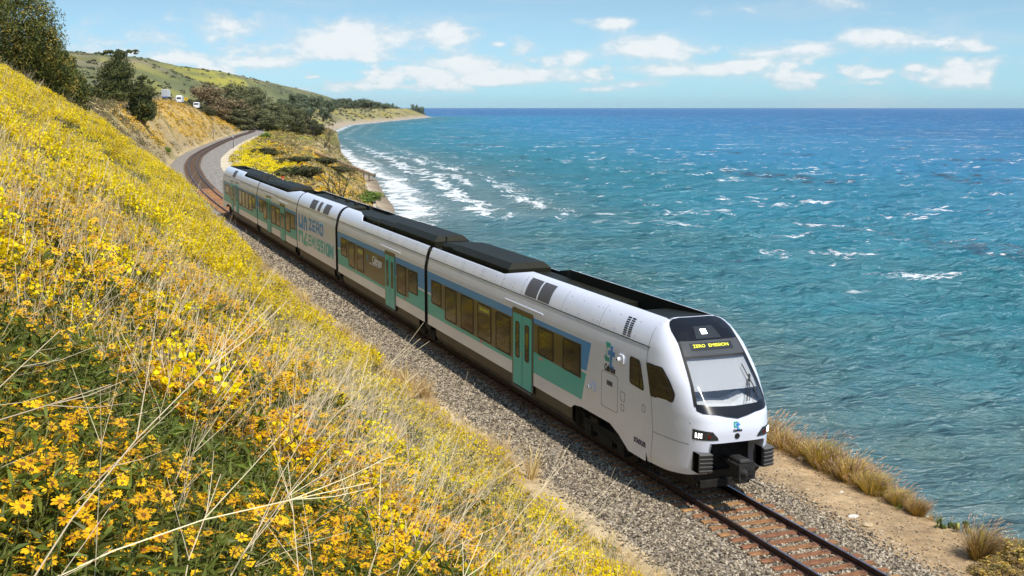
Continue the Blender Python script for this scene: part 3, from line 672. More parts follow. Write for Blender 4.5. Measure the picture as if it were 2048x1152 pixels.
# roof of the leading car
roofbox(44.1, 51.4, 4.97, c1, .90, .22); roofbox(51.2, 52.2, 4.93, c1, .84, .14); roofbox(52.0, 53.3, 4.86, c1, .78, .14)
rb = MB(); rb.box(-1.02, .84, 36.0, 44.0, 4.40, 4.60); rb.build('roof_equipment_box', M_roofb, c1)
rb = MB(); rb.add([(-.80,30.86,4.975),(.80,30.86,4.975),(.80,34.0,4.70),(-.80,34.0,4.70),(-.80,34.0,4.40),(.80,34.0,4.40)], [(0,1,2,3),(3,2,5,4)]); rb.build('roof_panel', M_roof, c1)
hk = MB(); hk.tube([(-.55,53.4,4.85),(-.55,53.4,5.06),(-.55,53.33,5.13),(-.55,53.22,5.10),(-.55,53.2,5.0)], .03, 6); hk.build('roof_cable', M_metal, c1, smooth=True)
# lettering and small fittings by the cab
def ct_logo(yc, zc, s_, parent, place):
    """interlocked c and t: strokes in letter space"""
    for nm, m_, polys in (('logo_letter_c', M_logo_t, [[(-.55,.62),(.10,.62),(.10,.36),(-.22,.36),(-.28,.28),(-.28,-.10),(-.20,-.18),(.10,-.18),(.10,-.44),(-.38,-.44),(-.55,-.28)]]),
                          ('logo_letter_t', M_logo_b, [[(.16,.50),(.42,.50),(.42,.22),(.72,.22),(.72,-.04),(.42,-.04),(.42,-.52),(.48,-.60),(.70,-.60),(.62,-.86),(.30,-.86),(.16,-.72),(.16,-.04),(-.12,-.04),(-.12,.22),(.16,.22)]])):
        b = MB()
        for pl in polys: place(b, [(u+.10*v, v) for u, v in pl], m_)
        b.build(nm, m_, parent)
def place_side(yc, zc, s_, off):
    def f(b, pl, m_):
        o_ = off+(.002 if m_ == M_logo_b else 0)
        b.prism([(yc-u*s_, zc+v*s_) for u, v in pl], lambda p: (-(sidex(p[1])+o_-.006), p[0], p[1]), lambda p: (-(sidex(p[1])+o_), p[0], p[1]))
    return f
ct_logo(0, 0, 0, c1, place_side(33.52, 3.45, .58, .006))
side_text('operator_lettering', 'Caltrans', 33.46, 2.99, .30, M_txt, c1, .006, shear=.2, offset=.010, sx=.78)
side_text('maker_lettering', 'STADLER', 31.30, 1.19, .205, M_navy, c1, .006, offset=.008, sx=.92)
def outline(y0, y1, z0, z1, name, r=.12):
    P = rounded(rect(y0, y1, z0, z1), r); Q = [(p[0]+(.014 if p[0] < (y0+y1)/2 else -.014), p[1]+(.014 if p[1] < (z0+z1)/2 else -.014)) for p in P]
    ring(name, P, Q, .004, M_seam, c1, .01, False)
outline(32.86, 34.06, 1.69, 2.86, 'equipment_hatch'); plate('hatch_label', rect(33.25, 33.66, 2.45, 2.60), .005, M_seam, c1, .01, False)
outline(32.36, 32.66, 2.16, 2.46, 'socket_flap', .06); outline(32.4, 32.62, 1.86, 2.08, 'filler_flap', .09); outline(30.98, 31.2, 2.16, 2.40, 'release_flap', .09)
for yy, zz in ((32.6, 3.46), (34.76, 2.13)):
    plate('side_camera', rounded(rect(yy-.20, yy+.20, zz-.16, zz+.16), .1), .05, M_white, c1, .06, False)
    b = MB(); b.tube([(-SX_-.04, yy+.03, zz), (-SX_-.13, yy+.06, zz)], .075, 12); b.build('camera_housing', M_white, c1, smooth=False)
    b = MB(); b.tube([(-SX_-.12, yy+.09, zz-.01), (-SX_-.145, yy+.095, zz-.01)], .03, 10); b.build('camera_lens', M_rub, c1)
P = rounded([(31.06,2.80),(32.05,2.86),(32.05,3.70),(31.36,3.68)], .14); cyz = np.mean(np.array(P), 0)
ring('cab_window_frame', P, [tuple(np.array(p)+(cyz-np.array(p))*.09) for p in P], .012, M_rub, c1, .02); plate('cab_window', [tuple(np.array(p)+(cyz-np.array(p))*.09) for p in P], .008, M_pane, c1, .02)
plate('window_bar', [(31.33,2.86),(31.36,2.86),(31.50,3.66),(31.47,3.66)], .016, M_rub, c1, .02)

# --- nose
NYS = 30.95
def nose_Yf(z): return float(np.interp(z, [.3,.62,1.0,1.7,2.2,2.6,2.9,3.4,4.0,4.45,4.7,4.85,4.95,5.0], [28.85,28.55,28.36,28.25,28.22,28.30,28.52,28.93,29.48,29.93,30.25,30.52,30.75,30.9]))
def nose_w(z): return halfw(z) if z > .9 else float(np.interp(z, [.3,.55,.9], [1.25,1.40,1.478]))
def nose_p(z): return float(np.interp(z, [.3,2.4,3.4,4.3,5.0], [4.6,4.8,5.4,4.6,2.8]))
def nose_q(z): return float(np.interp(z, [.3,2.4,3.4,4.3,5.0], [2.7,2.7,3.0,2.8,2.2]))
def nose_pt(z, X):
    w_ = nose_w(z); u = min(1, abs(X)/w_); return NYS-(NYS-nose_Yf(z))*max(0, 1-u**nose_p(z))**(1/nose_q(z))
def nose_xy(z, Y):
    t = max(0, min(1, (NYS-Y)/(NYS-nose_Yf(z)))); return nose_w(z)*max(0, 1-t**nose_q(z))**(1/nose_p(z))
HOLE_X, HOLE_Z = .85, 1.875
WZ0, WZ1 = 2.86, 4.08
def wsl(z): return -float(np.interp(z, [2.5,2.90,4.05,4.6], [1.13,1.11,1.0,.93]))
def nose_zb(Y): return float(np.interp(Y, [28.2,28.45,28.84,29.6,30.95], [.98,.97,.87,.78,.72]))
nfr = np.concatenate([np.linspace(0, 1, 9)]); nzs = np.concatenate([np.linspace(1.95, WZ0, 10), np.linspace(WZ0, WZ1, 15)[1:], np.linspace(WZ1, 4.6, 6)[1:], np.array([4.66,4.72,4.78,4.83,4.88,4.92,4.95,4.975,4.99,5.0])])
NU = 72
us = [float(u) for u in np.linspace(0, pi, NU+1)]
def ring_pt(z, a):
    w_, yf, p_, q_ = nose_w(z), nose_Yf(z), nose_p(z), nose_q(z); c, s_ = cos(a), abs(sin(a))
    return (-math.copysign(1, c)*w_*abs(c)**(2/p_), NYS-(NYS-yf)*s_**(2/q_), z)
V = []
for f in nfr:
    for a in us:
        Y0 = ring_pt(1.0, a)[1]; V.append(ring_pt(nose_zb(Y0)+(HOLE_Z-nose_zb(Y0))*f, a))
for z in nzs: V += [ring_pt(float(z), a) for a in us]
NR = len(nfr)+len(nzs); k = NU+1; Fw, Fb = [], []
for i in range(NR-1):
    for j in range(NU):
        q = (i*k+j, i*k+j+1, (i+1)*k+j+1, (i+1)*k+j); c = np.mean([V[t] for t in q], 0)
        if i < len(nfr)-1 and abs(c[0]) < HOLE_X: continue
        if WZ0 < c[2] < WZ1 and abs(c[0]) < -wsl(c[2])-.02: continue
        Fw.append(q)
b = MB(); b.add(V, [f[::-1] for f in Fw]); nose = b.build('nose', M_white, train, smooth=True); nose['label'] = 'white rounded nose with windscreen, lamps and coupler'
def front_patch(name, L, R_, z0, z1, m_, off=.012, nz=12, nx=16, parent=None, smooth=True):
    """surface patch on the nose between edge curves L(z), R(z); z0, z1 may depend on the place across"""
    b = MB(); V = []
    for t in np.linspace(0, 1, nx+1):
        for s_ in np.linspace(0, 1, nz+1):
            zm = (z0(0) if callable(z0) else z0); zM = (z1(0) if callable(z1) else z1)
            X = L(zm+(zM-zm)*s_)+(R_(zm+(zM-zm)*s_)-L(zm+(zM-zm)*s_))*t
            a_, b__ = (z0(X) if callable(z0) else z0), (z1(X) if callable(z1) else z1); z = a_+(b__-a_)*s_
            V.append((X, nose_pt(z, X)-off, z+off*.4))
    b.add(V, [(i*(nz+1)+j, (i+1)*(nz+1)+j, (i+1)*(nz+1)+j+1, i*(nz+1)+j+1) for i in range(nx) for j in range(nz)])
    return b.build(name, m_, parent or nose, smooth=smooth)
wsr = lambda z: -wsl(z)
capx = lambda z: float(np.interp(z, [4.44,4.7,4.82,4.90,4.94,4.97,4.99], [.99,.99,.94,.87,.80,.68,.5]))
front_patch('roof_cap', lambda z: -capx(z), capx, 4.44, 4.99, M_black, .008, 26, 30)
front_patch('windscreen', wsl, wsr, WZ0, WZ1, M_glass, .010, 14, 28)
for sgn in (-1, 1): front_patch('windscreen_frame', lambda z, g=sgn: g*(-wsl(z)-.04), lambda z, g=sgn: g*(-wsl(z)+.035), WZ0, 4.45, M_rub, .016, 16, 3)
front_patch('windscreen_frame', wsl, wsr, 4.04, 4.10, M_rub, .015, 2, 28)
front_patch('display_box', lambda z: wsl(z)+.02, lambda z: -wsl(z)-.02, 4.09, 4.46, M_dispb, .020, 6, 28)
front_patch('windscreen_mask', lambda z: -1.115, lambda z: 1.115, lambda X: float(np.interp(abs(X), [0,.6,1.0,1.115], [2.53,2.66,2.70,2.76])), lambda X: float(np.interp(abs(X), [0,.3,.75,.85,1.115], [2.85,2.86,2.88,2.92,2.93])), M_black, .018, 6, 36)
front_patch('led_panel', lambda z: -.70, lambda z: .66, 4.225, 4.40, M_ledbg, .030, 3, 16)
def on_nose(me, name, m_, X, z, parent=None, off=.03, dz=.05):
    me.materials.clear(); me.materials.append(m_); o = link(name, me, parent or nose)
    up = Vector((0, nose_pt(z+dz, X)-nose_pt(z-dz, X), 2*dz)).normalized(); ri = Vector((.1, nose_pt(z, X+.05)-nose_pt(z, X-.05), 0)).normalized(); nn = ri.cross(up)
    p = Vector((X, nose_pt(z, X), z))+nn*off
    o.matrix_local = Matrix(((ri.x, up.x, nn.x, p.x), (ri.y, up.y, nn.y, p.y), (ri.z, up.z, nn.z, p.z), (0,0,0,1))); return o
on_nose(text_mesh('ZERO', .15, spacing=1.04), 'display_lettering', M_led, -.43, 4.31, off=.045); on_nose(text_mesh('EMISSION', .15, spacing=1.04), 'display_lettering', M_led, .20, 4.31, off=.045)
on_nose(text_mesh('Caltrans', .085, shear=.2, offset=.004), 'operator_lettering', M_txt, -.03, 2.215, off=.012)
def place_front(s_, off):
    def f(b, pl, m_):
        o_ = off+(.002 if m_ == M_logo_b else 0); Z = lambda v: 2.36+v*s_
        b.prism([(u*s_-.05, Z(v)) for u, v in pl], lambda p: (p[0], nose_pt(p[1], p[0])-o_+.006, p[1]), lambda p: (p[0], nose_pt(p[1], p[0])-o_, p[1]))
    return f
ct_logo(0, 0, 0, nose, place_front(.155, .012))
b = MB(); b.tube([(-.03, nose_pt(2.05, 0)+.03, 2.05), (-.03, nose_pt(2.05, 0)-.012, 2.05)], .082, 24); b.build('coupler_socket', M_rub, nose)
for sgn in (-1, 1):
    Lx = lambda z, g=sgn: g*1.22; Rx = lambda z, g=sgn: g*float(np.interp(z, [1.93,2.04,2.26], [.60,.64,.86]))
    front_patch('headlight', *( (Lx, Rx) if sgn < 0 else (Rx, Lx)), lambda X: 1.965, lambda X: float(np.interp(abs(X), [.6,1.22], [2.19,2.26])), M_ledbg, .014, 6, 12)
    for i in range(3):
        for j in range(3):
            X, z = sgn*(1.06+.052*i), 2.045+.052*j; Y = nose_pt(z, X); bz = MB()
            bz.tube([(X, Y-.012, z), (X+sgn*.012, Y-.028, z)], .019, 8); bz.build('headlight_bulb', M_lamp, nose)
    X, z = sgn*.86, 2.08; Y = nose_pt(z, X); bz = MB(); bz.tube([(X, Y-.010, z), (X, Y-.022, z)], .06, 14); bz.build('tail_lamp', M_red, nose)
    # anti-climber pad, ribbed
    bz = MB(); x0, x1 = (.83, 1.19); yb = 28.62; 
    for kz in range(5):
        za = 1.06+.112*kz; bz.add([(sgn*x0, yb, za), (sgn*x1, yb, za), (sgn*x1, yb, za+.105), (sgn*x0, yb, za+.105), (sgn*x0, 28.20, za), (sgn*x1, 28.27, za), (sgn*x1, 28.21, za+.085), (sgn*x0, 28.13, za+.085), (sgn*x1, 28.33, za+.105), (sgn*x0, 28.27, za+.105)],
             [(0,1,5,4),(4,5,6,7),(7,6,8,9),(9,8,2,3),(0,4,7,9,3),(1,2,8,6,5)])
    bz.box(min(sgn*x0, sgn*x1), max(sgn*x0, sgn*x1), 28.30, 28.75, 1.05, 1.62); bz.build('anticlimber', M_buf, nose)
    # cab side window
    P = [(30.66,2.76),(30.98,3.72),(30.05,3.74),(29.62,3.40),(29.36,3.08),(29.42,2.84)]
    P = rounded(P, .08, 3); cc_ = np.mean(np.array(P), 0)
    def sp(p, o_): x = nose_xy(p[1], p[0]); return (sgn*(x+o_), p[0]-o_*.4, p[1])
    for nm, Q, m_, o_ in (('cab_window_frame', P, M_rub, .012), ('cab_window', [tuple(np.array(p)+(cc_-np.array(p))*.07) for p in P], M_pane, .020)):
        bz = MB(); R_ = 5; n_ = len(Q); V2 = [sp(tuple(cc_), o_)]
        for r_ in range(1, R_+1): V2 += [sp(tuple(cc_+(np.array(p)-cc_)*r_/R_), o_) for p in Q]
        F2 = [(0, 1+i, 1+(i+1) % n_) for i in range(n_)] + [(1+(r_-1)*n_+i, 1+r_*n_+i, 1+r_*n_+(i+1) % n_, 1+(r_-1)*n_+(i+1) % n_) for r_ in range(1, R_) for i in range(n_)]
        bz.add(V2, F2); bz.build(nm, m_, nose)
    # seams of the nose shell
    bz = MB(); zz = np.linspace(.74, 4.85, 30)
    for i in range(29):
        a_, c_ = float(zz[i]), float(zz[i+1]); ya, yc_ = [float(np.interp(v, [.7,1.74,2.76,3.77,4.9], [30.62,30.48,30.62,30.98,31.05])) for v in (a_, c_)]
        xa, xc_ = [ (nose_xy(v, yv) if yv < NYS else halfw(v))+.004 for v, yv in ((a_, ya), (c_, yc_))]
        bz.add([(sgn*xa, ya-.009, a_), (sgn*xa, ya+.009, a_), (sgn*xc_, yc_+.009, c_), (sgn*xc_, yc_-.009, c_)], [(0,1,2,3)])
    ys_ = np.linspace(30.45, 28.75, 16)
    for i in range(15):
        ya, yb_ = float(ys_[i]), float(ys_[i+1]); za, zb_ = 1.74+.05*i/15, 1.74+.05*(i+1)/15
        bz.add([(sgn*(nose_xy(za, ya)+.004), ya, za-.008), (sgn*(nose_xy(zb_, yb_)+.004), yb_, zb_-.008), (sgn*(nose_xy(zb_, yb_)+.004), yb_, zb_+.008), (sgn*(nose_xy(za, ya)+.004), ya, za+.008)], [(0,1,2,3)])
    bz.build('panel_seam', M_seam, nose)
    bz = MB(); bz.add([(sgn*.85, 28.22, 1.875), (sgn*.85, 28.5, .98), (sgn*.80, 29.4, .98), (sgn*.80, 29.4, 1.875)], [(0,1,2,3)]); bz.build('bumper_cheek', M_white, nose)
# top lamp in its recess
front_patch('top_lamp_box', lambda z: float(np.interp(z, [4.5,4.8], [-.42,-.30])), lambda z: float(np.interp(z, [4.5,4.8], [.42,.30])), 4.50, 4.79, M_ledbg, .02, 6, 10)
for i in range(4):
    for j in range(3):
        X, z = -.14+.048*i, 4.62+.045*j; Y = nose_pt(z, X); bz = MB(); bz.tube([(X, Y-.02, z+.01), (X, Y-.045, z+.02)], .018, 8); bz.build('top_lamp_bulb', M_lamp, nose)
# coupler in the dark opening
bz = MB(); bz.box(-.86, .86, 29.0, 29.5, .45, 1.9); bz.box(-.80, .80, 28.85, 29.4, .42, .62); bz.add([(-1.15,28.75,.95),(1.15,28.75,.95),(1.25,30.9,.72),(-1.25,30.9,.72),(-.85,29.1,.36),(.85,29.1,.36),(1.0,30.9,.36),(-1.0,30.9,.36)], [(0,1,5,4),(0,4,7,3),(1,2,6,5),(4,5,6,7)]); bz.add([(-.86,28.35,1.872),(.86,28.35,1.872),(.86,29.4,1.872),(-.86,29.4,1.872)], [(0,1,2,3)]); bz.build('coupler_recess', M_under, nose)
bz = MB(); bz.tube([(0,29.0,1.22),(0,28.3,1.20)], [.13,.12], 12); bz.box(-.27,.27,27.62,28.25,.93,1.40, ch=.06); bz.box(-.20,.20,27.72,28.4,1.38,1.52, ch=.05)
bz.box(-.30,.30,27.56,27.64,.90,1.42); bz.tube([(-.12,27.58,1.12),(-.12,27.36,1.12)], [.15,.06], 14); bz.tube([(.14,27.57,1.12),(.14,27.52,1.12)], [.12,.12], 14); bz.tube([(-.24,27.62,1.46),(.24,27.62,1.46)], .035, 8); bz.box(-.32,-.27,27.5,28.0,.80,.95); bz.tube([(.1,27.6,.88),(.42,27.2,.72)], .02, 6)
bz.box(-.06,.02,27.55,27.60,1.28,1.34); bz.v = [(x*.86, 28.3+(yy-28.3)*.82, 1.18+(z-1.18)*.86) for x, yy, z in bz.v]; bz.build('coupler', M_metal, nose)
bz = MB(); bz.tube([(.105,27.665,1.13),(.105,27.648,1.13)], .088, 16); bz.build('coupler_mouth', M_rub, nose)
# cab interior
bz = MB(); bz.add([(-1.25,30.7,2.3),(1.25,30.7,2.3),(1.1,30.7,4.3),(-1.1,30.7,4.3)], [(0,1,2,3)]); bz.add([(-1.35,30.7,2.35),(1.35,30.7,2.35),(1.25,28.7,2.45),(-1.25,28.7,2.45)], [(0,1,2,3)]); bz.add([(-1.1,30.7,4.15),(1.1,30.7,4.15),(.98,29.85,4.12),(-.98,29.85,4.12)], [(0,1,2,3)])
V2 = []
for i in range(13):
    X = -1.15+2.3*i/12; hh = 2.78+.34*math.exp(-((X-.55)/.35)**2)+.10*sin(i*.5); V2 += [(X, nose_pt(2.9, X)+.12, 2.72), (X, nose_pt(2.9, X)+.30, hh), (X, nose_pt(2.9, X)+.75, hh+.06), (X, 30.2, 2.6)]
bz.add(V2, [(4*i+j, 4*i+4+j, 4*i+5+j, 4*i+1+j) for i in range(12) for j in range(3)]); bz.build('cab_interior', M_cabin, nose, smooth=False)
# pale sheet added behind the upper glass, imitating its sky sheen
V2 = []
for i in range(25):
    for j in range(6): z = 3.22+.86*j/5; X = (-wsl(z)-.05)*(-1+2*i/24); V2.append((X, nose_pt(z, X)+.10+.02*(i % 2), z))
bz = MB(); bz.add(V2, [(6*i+j, 6*i+6+j, 6*i+7+j, 6*i+1+j) for i in range(24) for j in range(5)]); bz.build('sheen_sheet', mat('sheen_sheet', (.52,.52,.54), .8), nose, smooth=True)
# wiper
bz = MB(); np_ = lambda X, z, o_: (X, nose_pt(z, X)-o_, z+.4*o_)
bz.tube([np_(.42,2.93,.05), np_(.70,3.45,.08)], .013, 5); bz.tube([np_(.50,2.93,.05), np_(.74,3.45,.08)], .011, 5); bz.tube([np_(.70,3.40,.09), np_(.78,3.55,.09)], .03, 6)
bz.tube([np_(.86,3.02,.05), np_(.80,3.3,.05), np_(.74,3.55,.05), np_(.69,3.82,.05)], .016, 5); bz.build('wiper', M_rub, nose)

# --- second car
def top2(y): return float(np.interp(y, [50,67.3,67.9,69.2,80], [L_,L_,4.86,H_,H_]))
c2 = car('passenger_car', 'second car with the operator lettering beside its door', 53.85, 72.55, top2, extra=[67.3,67.5,67.7,67.9,68.3,68.7,69.2])
stripes(53.87, 72.53, c2)
plate('window_band', [(54.95,2.10),(56.62,2.10),(56.62,1.76),(58.9,1.74),(58.9,3.24),(54.95,3.24)], .008, M_band, c2)
plate('window_band', [(61.15,1.66),(69.68,1.74),(69.68,2.14),(71.75,2.18),(71.75,3.27),(61.15,3.22)], .008, M_band, c2)
for a, b_, c, d in ((70.2,71.64,2.18,3.25),(68.03,69.6,1.76,3.22),(65.85,67.42,1.80,3.20),(57.08,58.74,1.75,3.22),(55.03,56.54,2.10,3.20)): window(a, b_, c, d, c2)
plate('destination_sign', rect(65.95,67.32,2.78,3.08), .016, M_ledbg, c2, .02, False); sign_words(66.6, 2.93, .15, c2)
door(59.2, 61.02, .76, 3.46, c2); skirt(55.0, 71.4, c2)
ct_logo(0, 0, 0, c2, place_side(64.95, 2.82, .30, .012))
side_text('operator_lettering', 'Caltrans', 62.85, 2.80, .62, M_txtw, c2, .012, shear=.2, offset=.016, sx=.98)
side_text('small_lettering', 'California Department of Transportation', 63.35, 2.545, .135, M_txtw, c2, .012, offset=.001, sx=1.06)
for yy in (66, 63, 60.5, 58, 55.8): seam(yy, c2, 4.16, L_-.02)
for yy in (57.3, 68.6): plate('sticker', rect(yy-.18, yy+.18, 1.56, 1.67), .013, M_sticker, c2, .02, False)
for yy in (54.5,55.6,56.0,57.3,58.2,59.2,60.4,60.8,62,63.2,64.4,66.1): link('bolt', BM, c2, (-halfw(4.32)-.003, yy, 4.32)); link('bolt', BM, c2, (-halfw(4.5)-.003, yy+.2, 4.5))
roofbox(64.4, 67.2, 4.92, c2, .95, .14); roofbox(61.8, 65.0, 4.96, c2, .90, .18); roofbox(54.2, 62.0, 5.02, c2, .86, .24); roofbox(67.0, 72.3, 4.80, c2, .7, .08)
# --- power car
pp = car('power_car', 'short power car with large zero emission lettering', 73.2, 85.95, lambda y: H_+.02, lambda y: 1.06)
skirt(73.9, 85.4, pp)
for a, b_ in ((79.9,81.75),(78.35,79.2),(75.7,77.4)): archpatch('roof_grille', a, b_, 4.24, 4.82, M_grille if a != 78.35 else M_seam, pp, .008)
bp_ = MB(); j = [0]; LB = MB()
def glyphs(b, text, u, v0, h, wd, gap):
    G = {'Z': [[(0,1),(1,1)],[(.95,.93),(.05,.07)],[(0,0),(1,0)]], 'E': [[(1,1),(.12,1),(0,.85),(0,.15),(.12,0),(1,0)],[(.25,.5),(.92,.5)]], 'R': [[(0,0),(0,.42)],[(0,.62),(0,1),(.85,1),(1,.88),(1,.55),(.86,.45),(.3,.45)],[(.55,.4),(1,0)]],
         'O': [[(.15,1),(0,.85),(0,.15),(.15,0)],[(.3,0),(.85,0),(1,.15),(1,.85),(.85,1),(.3,1)]], 'M': [[(0,0),(0,1)],[(.06,.95),(.5,.35),(.94,.95)],[(1,1),(1,0)]], 'I': [[(.5,0),(.5,1)]],
         'S': [[(1,1),(.15,1),(0,.86),(0,.62),(.15,.52)],[(.3,.52),(.85,.52),(1,.38),(1,.14),(.85,0),(0,0)]], 'N': [[(0,0),(0,1)],[(.08,.92),(.92,.08)],[(1,0),(1,1)]]}
    for ch in text:
        gw = wd*(.35 if ch == 'I' else 1.25 if ch in 'MN' else 1.0)
        for st in G[ch]: stroke(b, [(u+gw*p[0]+.07*p[1], v0+h*p[1]) for p in st], .19, .006, j, 0, 0)
        u += gw+gap
lb = MB(); j = [0]; glyphs(lb, 'ZERO', -81.55, 2.83, .62, .82, .42); lb.build('zero_lettering', M_blue, pp)
lb = MB(); j = [0]; glyphs(lb, 'EMISSION', -81.75, 1.72, .62, .66, .42); lb.build('emission_lettering', M_teal, pp)
def solid(nm, polys, m_):
    lb = MB()
    for i, pl in enumerate(polys): lb.prism([(-u, v) for u, v in pl], lambda p: (-(sidex(p[1])+.002), p[0], p[1]), lambda p: (-(sidex(p[1])+.007), p[0], p[1]))
    lb.build(nm, m_, pp)
solid('symbol_upper_half', [[(-85.35,3.57),(-84.85,3.57),(-84.85,2.92),(-84.15,2.92),(-84.15,3.57),(-83.65,3.57),(-83.65,2.58),(-85.35,2.58)], [(-83.45,2.58),(-83.45,3.30),(-83.2,3.54),(-82.45,3.54),(-82.15,3.30),(-82.15,2.58),(-82.62,2.58),(-82.62,3.14),(-82.98,3.14),(-82.98,2.58)]], M_blue)
solid('symbol_lower_half', [[(-85.45,2.42),(-83.75,2.42),(-83.75,1.56),(-84.25,1.56),(-84.25,2.1),(-84.95,2.1),(-84.95,1.56),(-85.45,1.56)], [(-82.75,2.42),(-82.2,2.42),(-82.9,1.84),(-82.2,1.84),(-82.2,1.5),(-83.6,1.5),(-83.6,1.78)]], M_teal)
roofbox(73.6, 85.5, 4.90, pp, .62, .1); 
for yy in (75.0, 77.5, 81.0): 
    b = MB(); b.tube([(.30, yy, 4.88), (.30, yy, 5.06)], [.16,.13], 10); b.build('roof_valve', M_roofb, pp)
# --- fourth car
def top4(y): return float(np.interp(y, [80,87.9,91.4,110], [H_,H_,L_+.02,L_+.02]))
c4 = car('passenger_car', 'fourth car with one double door and one single door', 86.2, 104.1, top4, extra=[87.9,91.4])
stripes(86.22, 104.08, c4)
plate('window_band', [(86.6,2.20),(88.55,2.20),(88.55,1.82),(100.98,1.80),(100.98,2.26),(103.15,2.26),(103.15,3.36),(86.6,3.32)], .008, M_band, c4)
for a, b_, c, d in ((101.4,103.0,2.28,3.34),(99.35,100.95,1.83,3.33),(95.0,97.0,1.84,3.28),(93.05,94.65,1.86,3.25),(88.75,90.5,1.85,3.30),(86.8,88.45,2.22,3.30)): window(a, b_, c, d, c4)
plate('destination_sign', rect(93.2,94.5,2.86,3.14), .016, M_ledbg, c4, .02, False); sign_words(93.85, 3.0, .15, c4)
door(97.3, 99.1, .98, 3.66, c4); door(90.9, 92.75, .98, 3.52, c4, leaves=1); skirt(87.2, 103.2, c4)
roofbox(91.4, 97.0, 5.0, c4, .88, .2); roofbox(97.0, 100.5, 4.94, c4, .9, .18); roofbox(100.3, 103.9, 4.84, c4, .85, .14)
# --- trailing car
def top5(y): return float(np.interp(y, [100,113.8,114.3,140], [L_+.03,L_+.03,H_,H_]))
c5 = car('trailing_cab_car', 'trailing car with the rear cab', 104.4, 126.3, top5, lambda y: float(np.interp(y, [104,120.4,120.9,121.8,123.6,124.2,124.8,127], [1.02,1.02,1.2,1.30,1.30,1.2,.9,.8])), [113.8,114.05,114.3,120.4,120.9,121.8,123.6,124.2,124.8])
stripes(104.42, 126.28, c5)
plate('window_band', [(105.1,2.24),(106.95,2.24),(106.95,1.88),(115.3,1.86),(115.3,3.38),(105.1,3.36)], .008, M_band, c5)
plate('window_band', [(118.2,1.5),(121.0,1.5),(121.0,2.2),(125.4,2.3),(125.4,3.30),(118.2,3.36)], .008, M_band, c5)
for a, b_, c, d in ((113.5,115.1,1.9,3.36),(111.4,113.05,1.9,3.35),(109.45,110.9,1.91,3.33),(107.2,108.9,1.93,3.33),(105.4,106.8,2.26,3.33),(118.0,118.9,2.5,3.4),(122.0,124.8,2.4,3.2)): window(a, b_, c, d, c5)
plate('destination_sign', rect(111.55,112.9,2.9,3.16), .016, M_ledbg, c5, .02, False); sign_words(112.2, 3.03, .15, c5)
door(115.75, 117.45, 1.06, 3.70, c5); door(119.2, 120.5, 1.08, 3.66, c5, leaves=1); skirt(105.2, 120.4, c5); bogie(122.7, c5)
archpatch('roof_grille', 118.3, 120.2, 4.26, 4.86, M_grille, c5)
roofbox(114.0, 121.5, 4.90, c5, .82, .1); roofbox(110.6, 114.2, 4.96, c5, .9, .2); roofbox(107.5, 110.8, 5.0, c5, .9, .22); roofbox(104.6, 107.5, 4.88, c5, .86, .16)
for yy in (107.3, 104.3):
    b = MB(); b.tube([(-.5, yy, 4.7), (-.5, yy, 5.2)], .04, 6); b.build('roof_mast', M_metal, c5)
# tail nose, the leading nose turned about
V2 = []; nz2 = np.concatenate([np.linspace(.75, 4.6, 22), [4.72,4.83,4.9,4.95,4.99]])
for z in nz2: V2 += [(-x, 126.28+(30.95-yy), z_) for x, yy, z_ in [ring_pt(float(z), a) for a in us]]
bz = MB(); bz.add(V2, [(i*k+jj, (i+1)*k+jj, (i+1)*k+jj+1, i*k+jj+1)[::-1] for i in range(len(nz2)-1) for jj in range(NU)]); bz.build('tail_nose', M_white, train, smooth=True)
# --- gangways between the cars
for a, b_, w_ in ((53.2, 54.0, 1.42), (72.4, 73.4, 1.42), (85.8, 86.35, 1.40), (103.95, 104.55, 1.40)):
    bz = MB(); kz = 5
    for i in range(kz):
        y0_ = a+(b_-a)*i/kz; y1_ = a+(b_-a)*(i+.7)/kz; bz.box(-w_, w_, y0_, y1_, .75, 4.0); bz.box(-w_+.12, w_-.12, y0_, y1_, 4.0, 4.5)
    bz.box(-w_+.04, w_-.04, a, b_, .78, 3.98); g_ = bz.build('gangway_bellows', M_rub, train); bogie((a+b_)/2, g_)
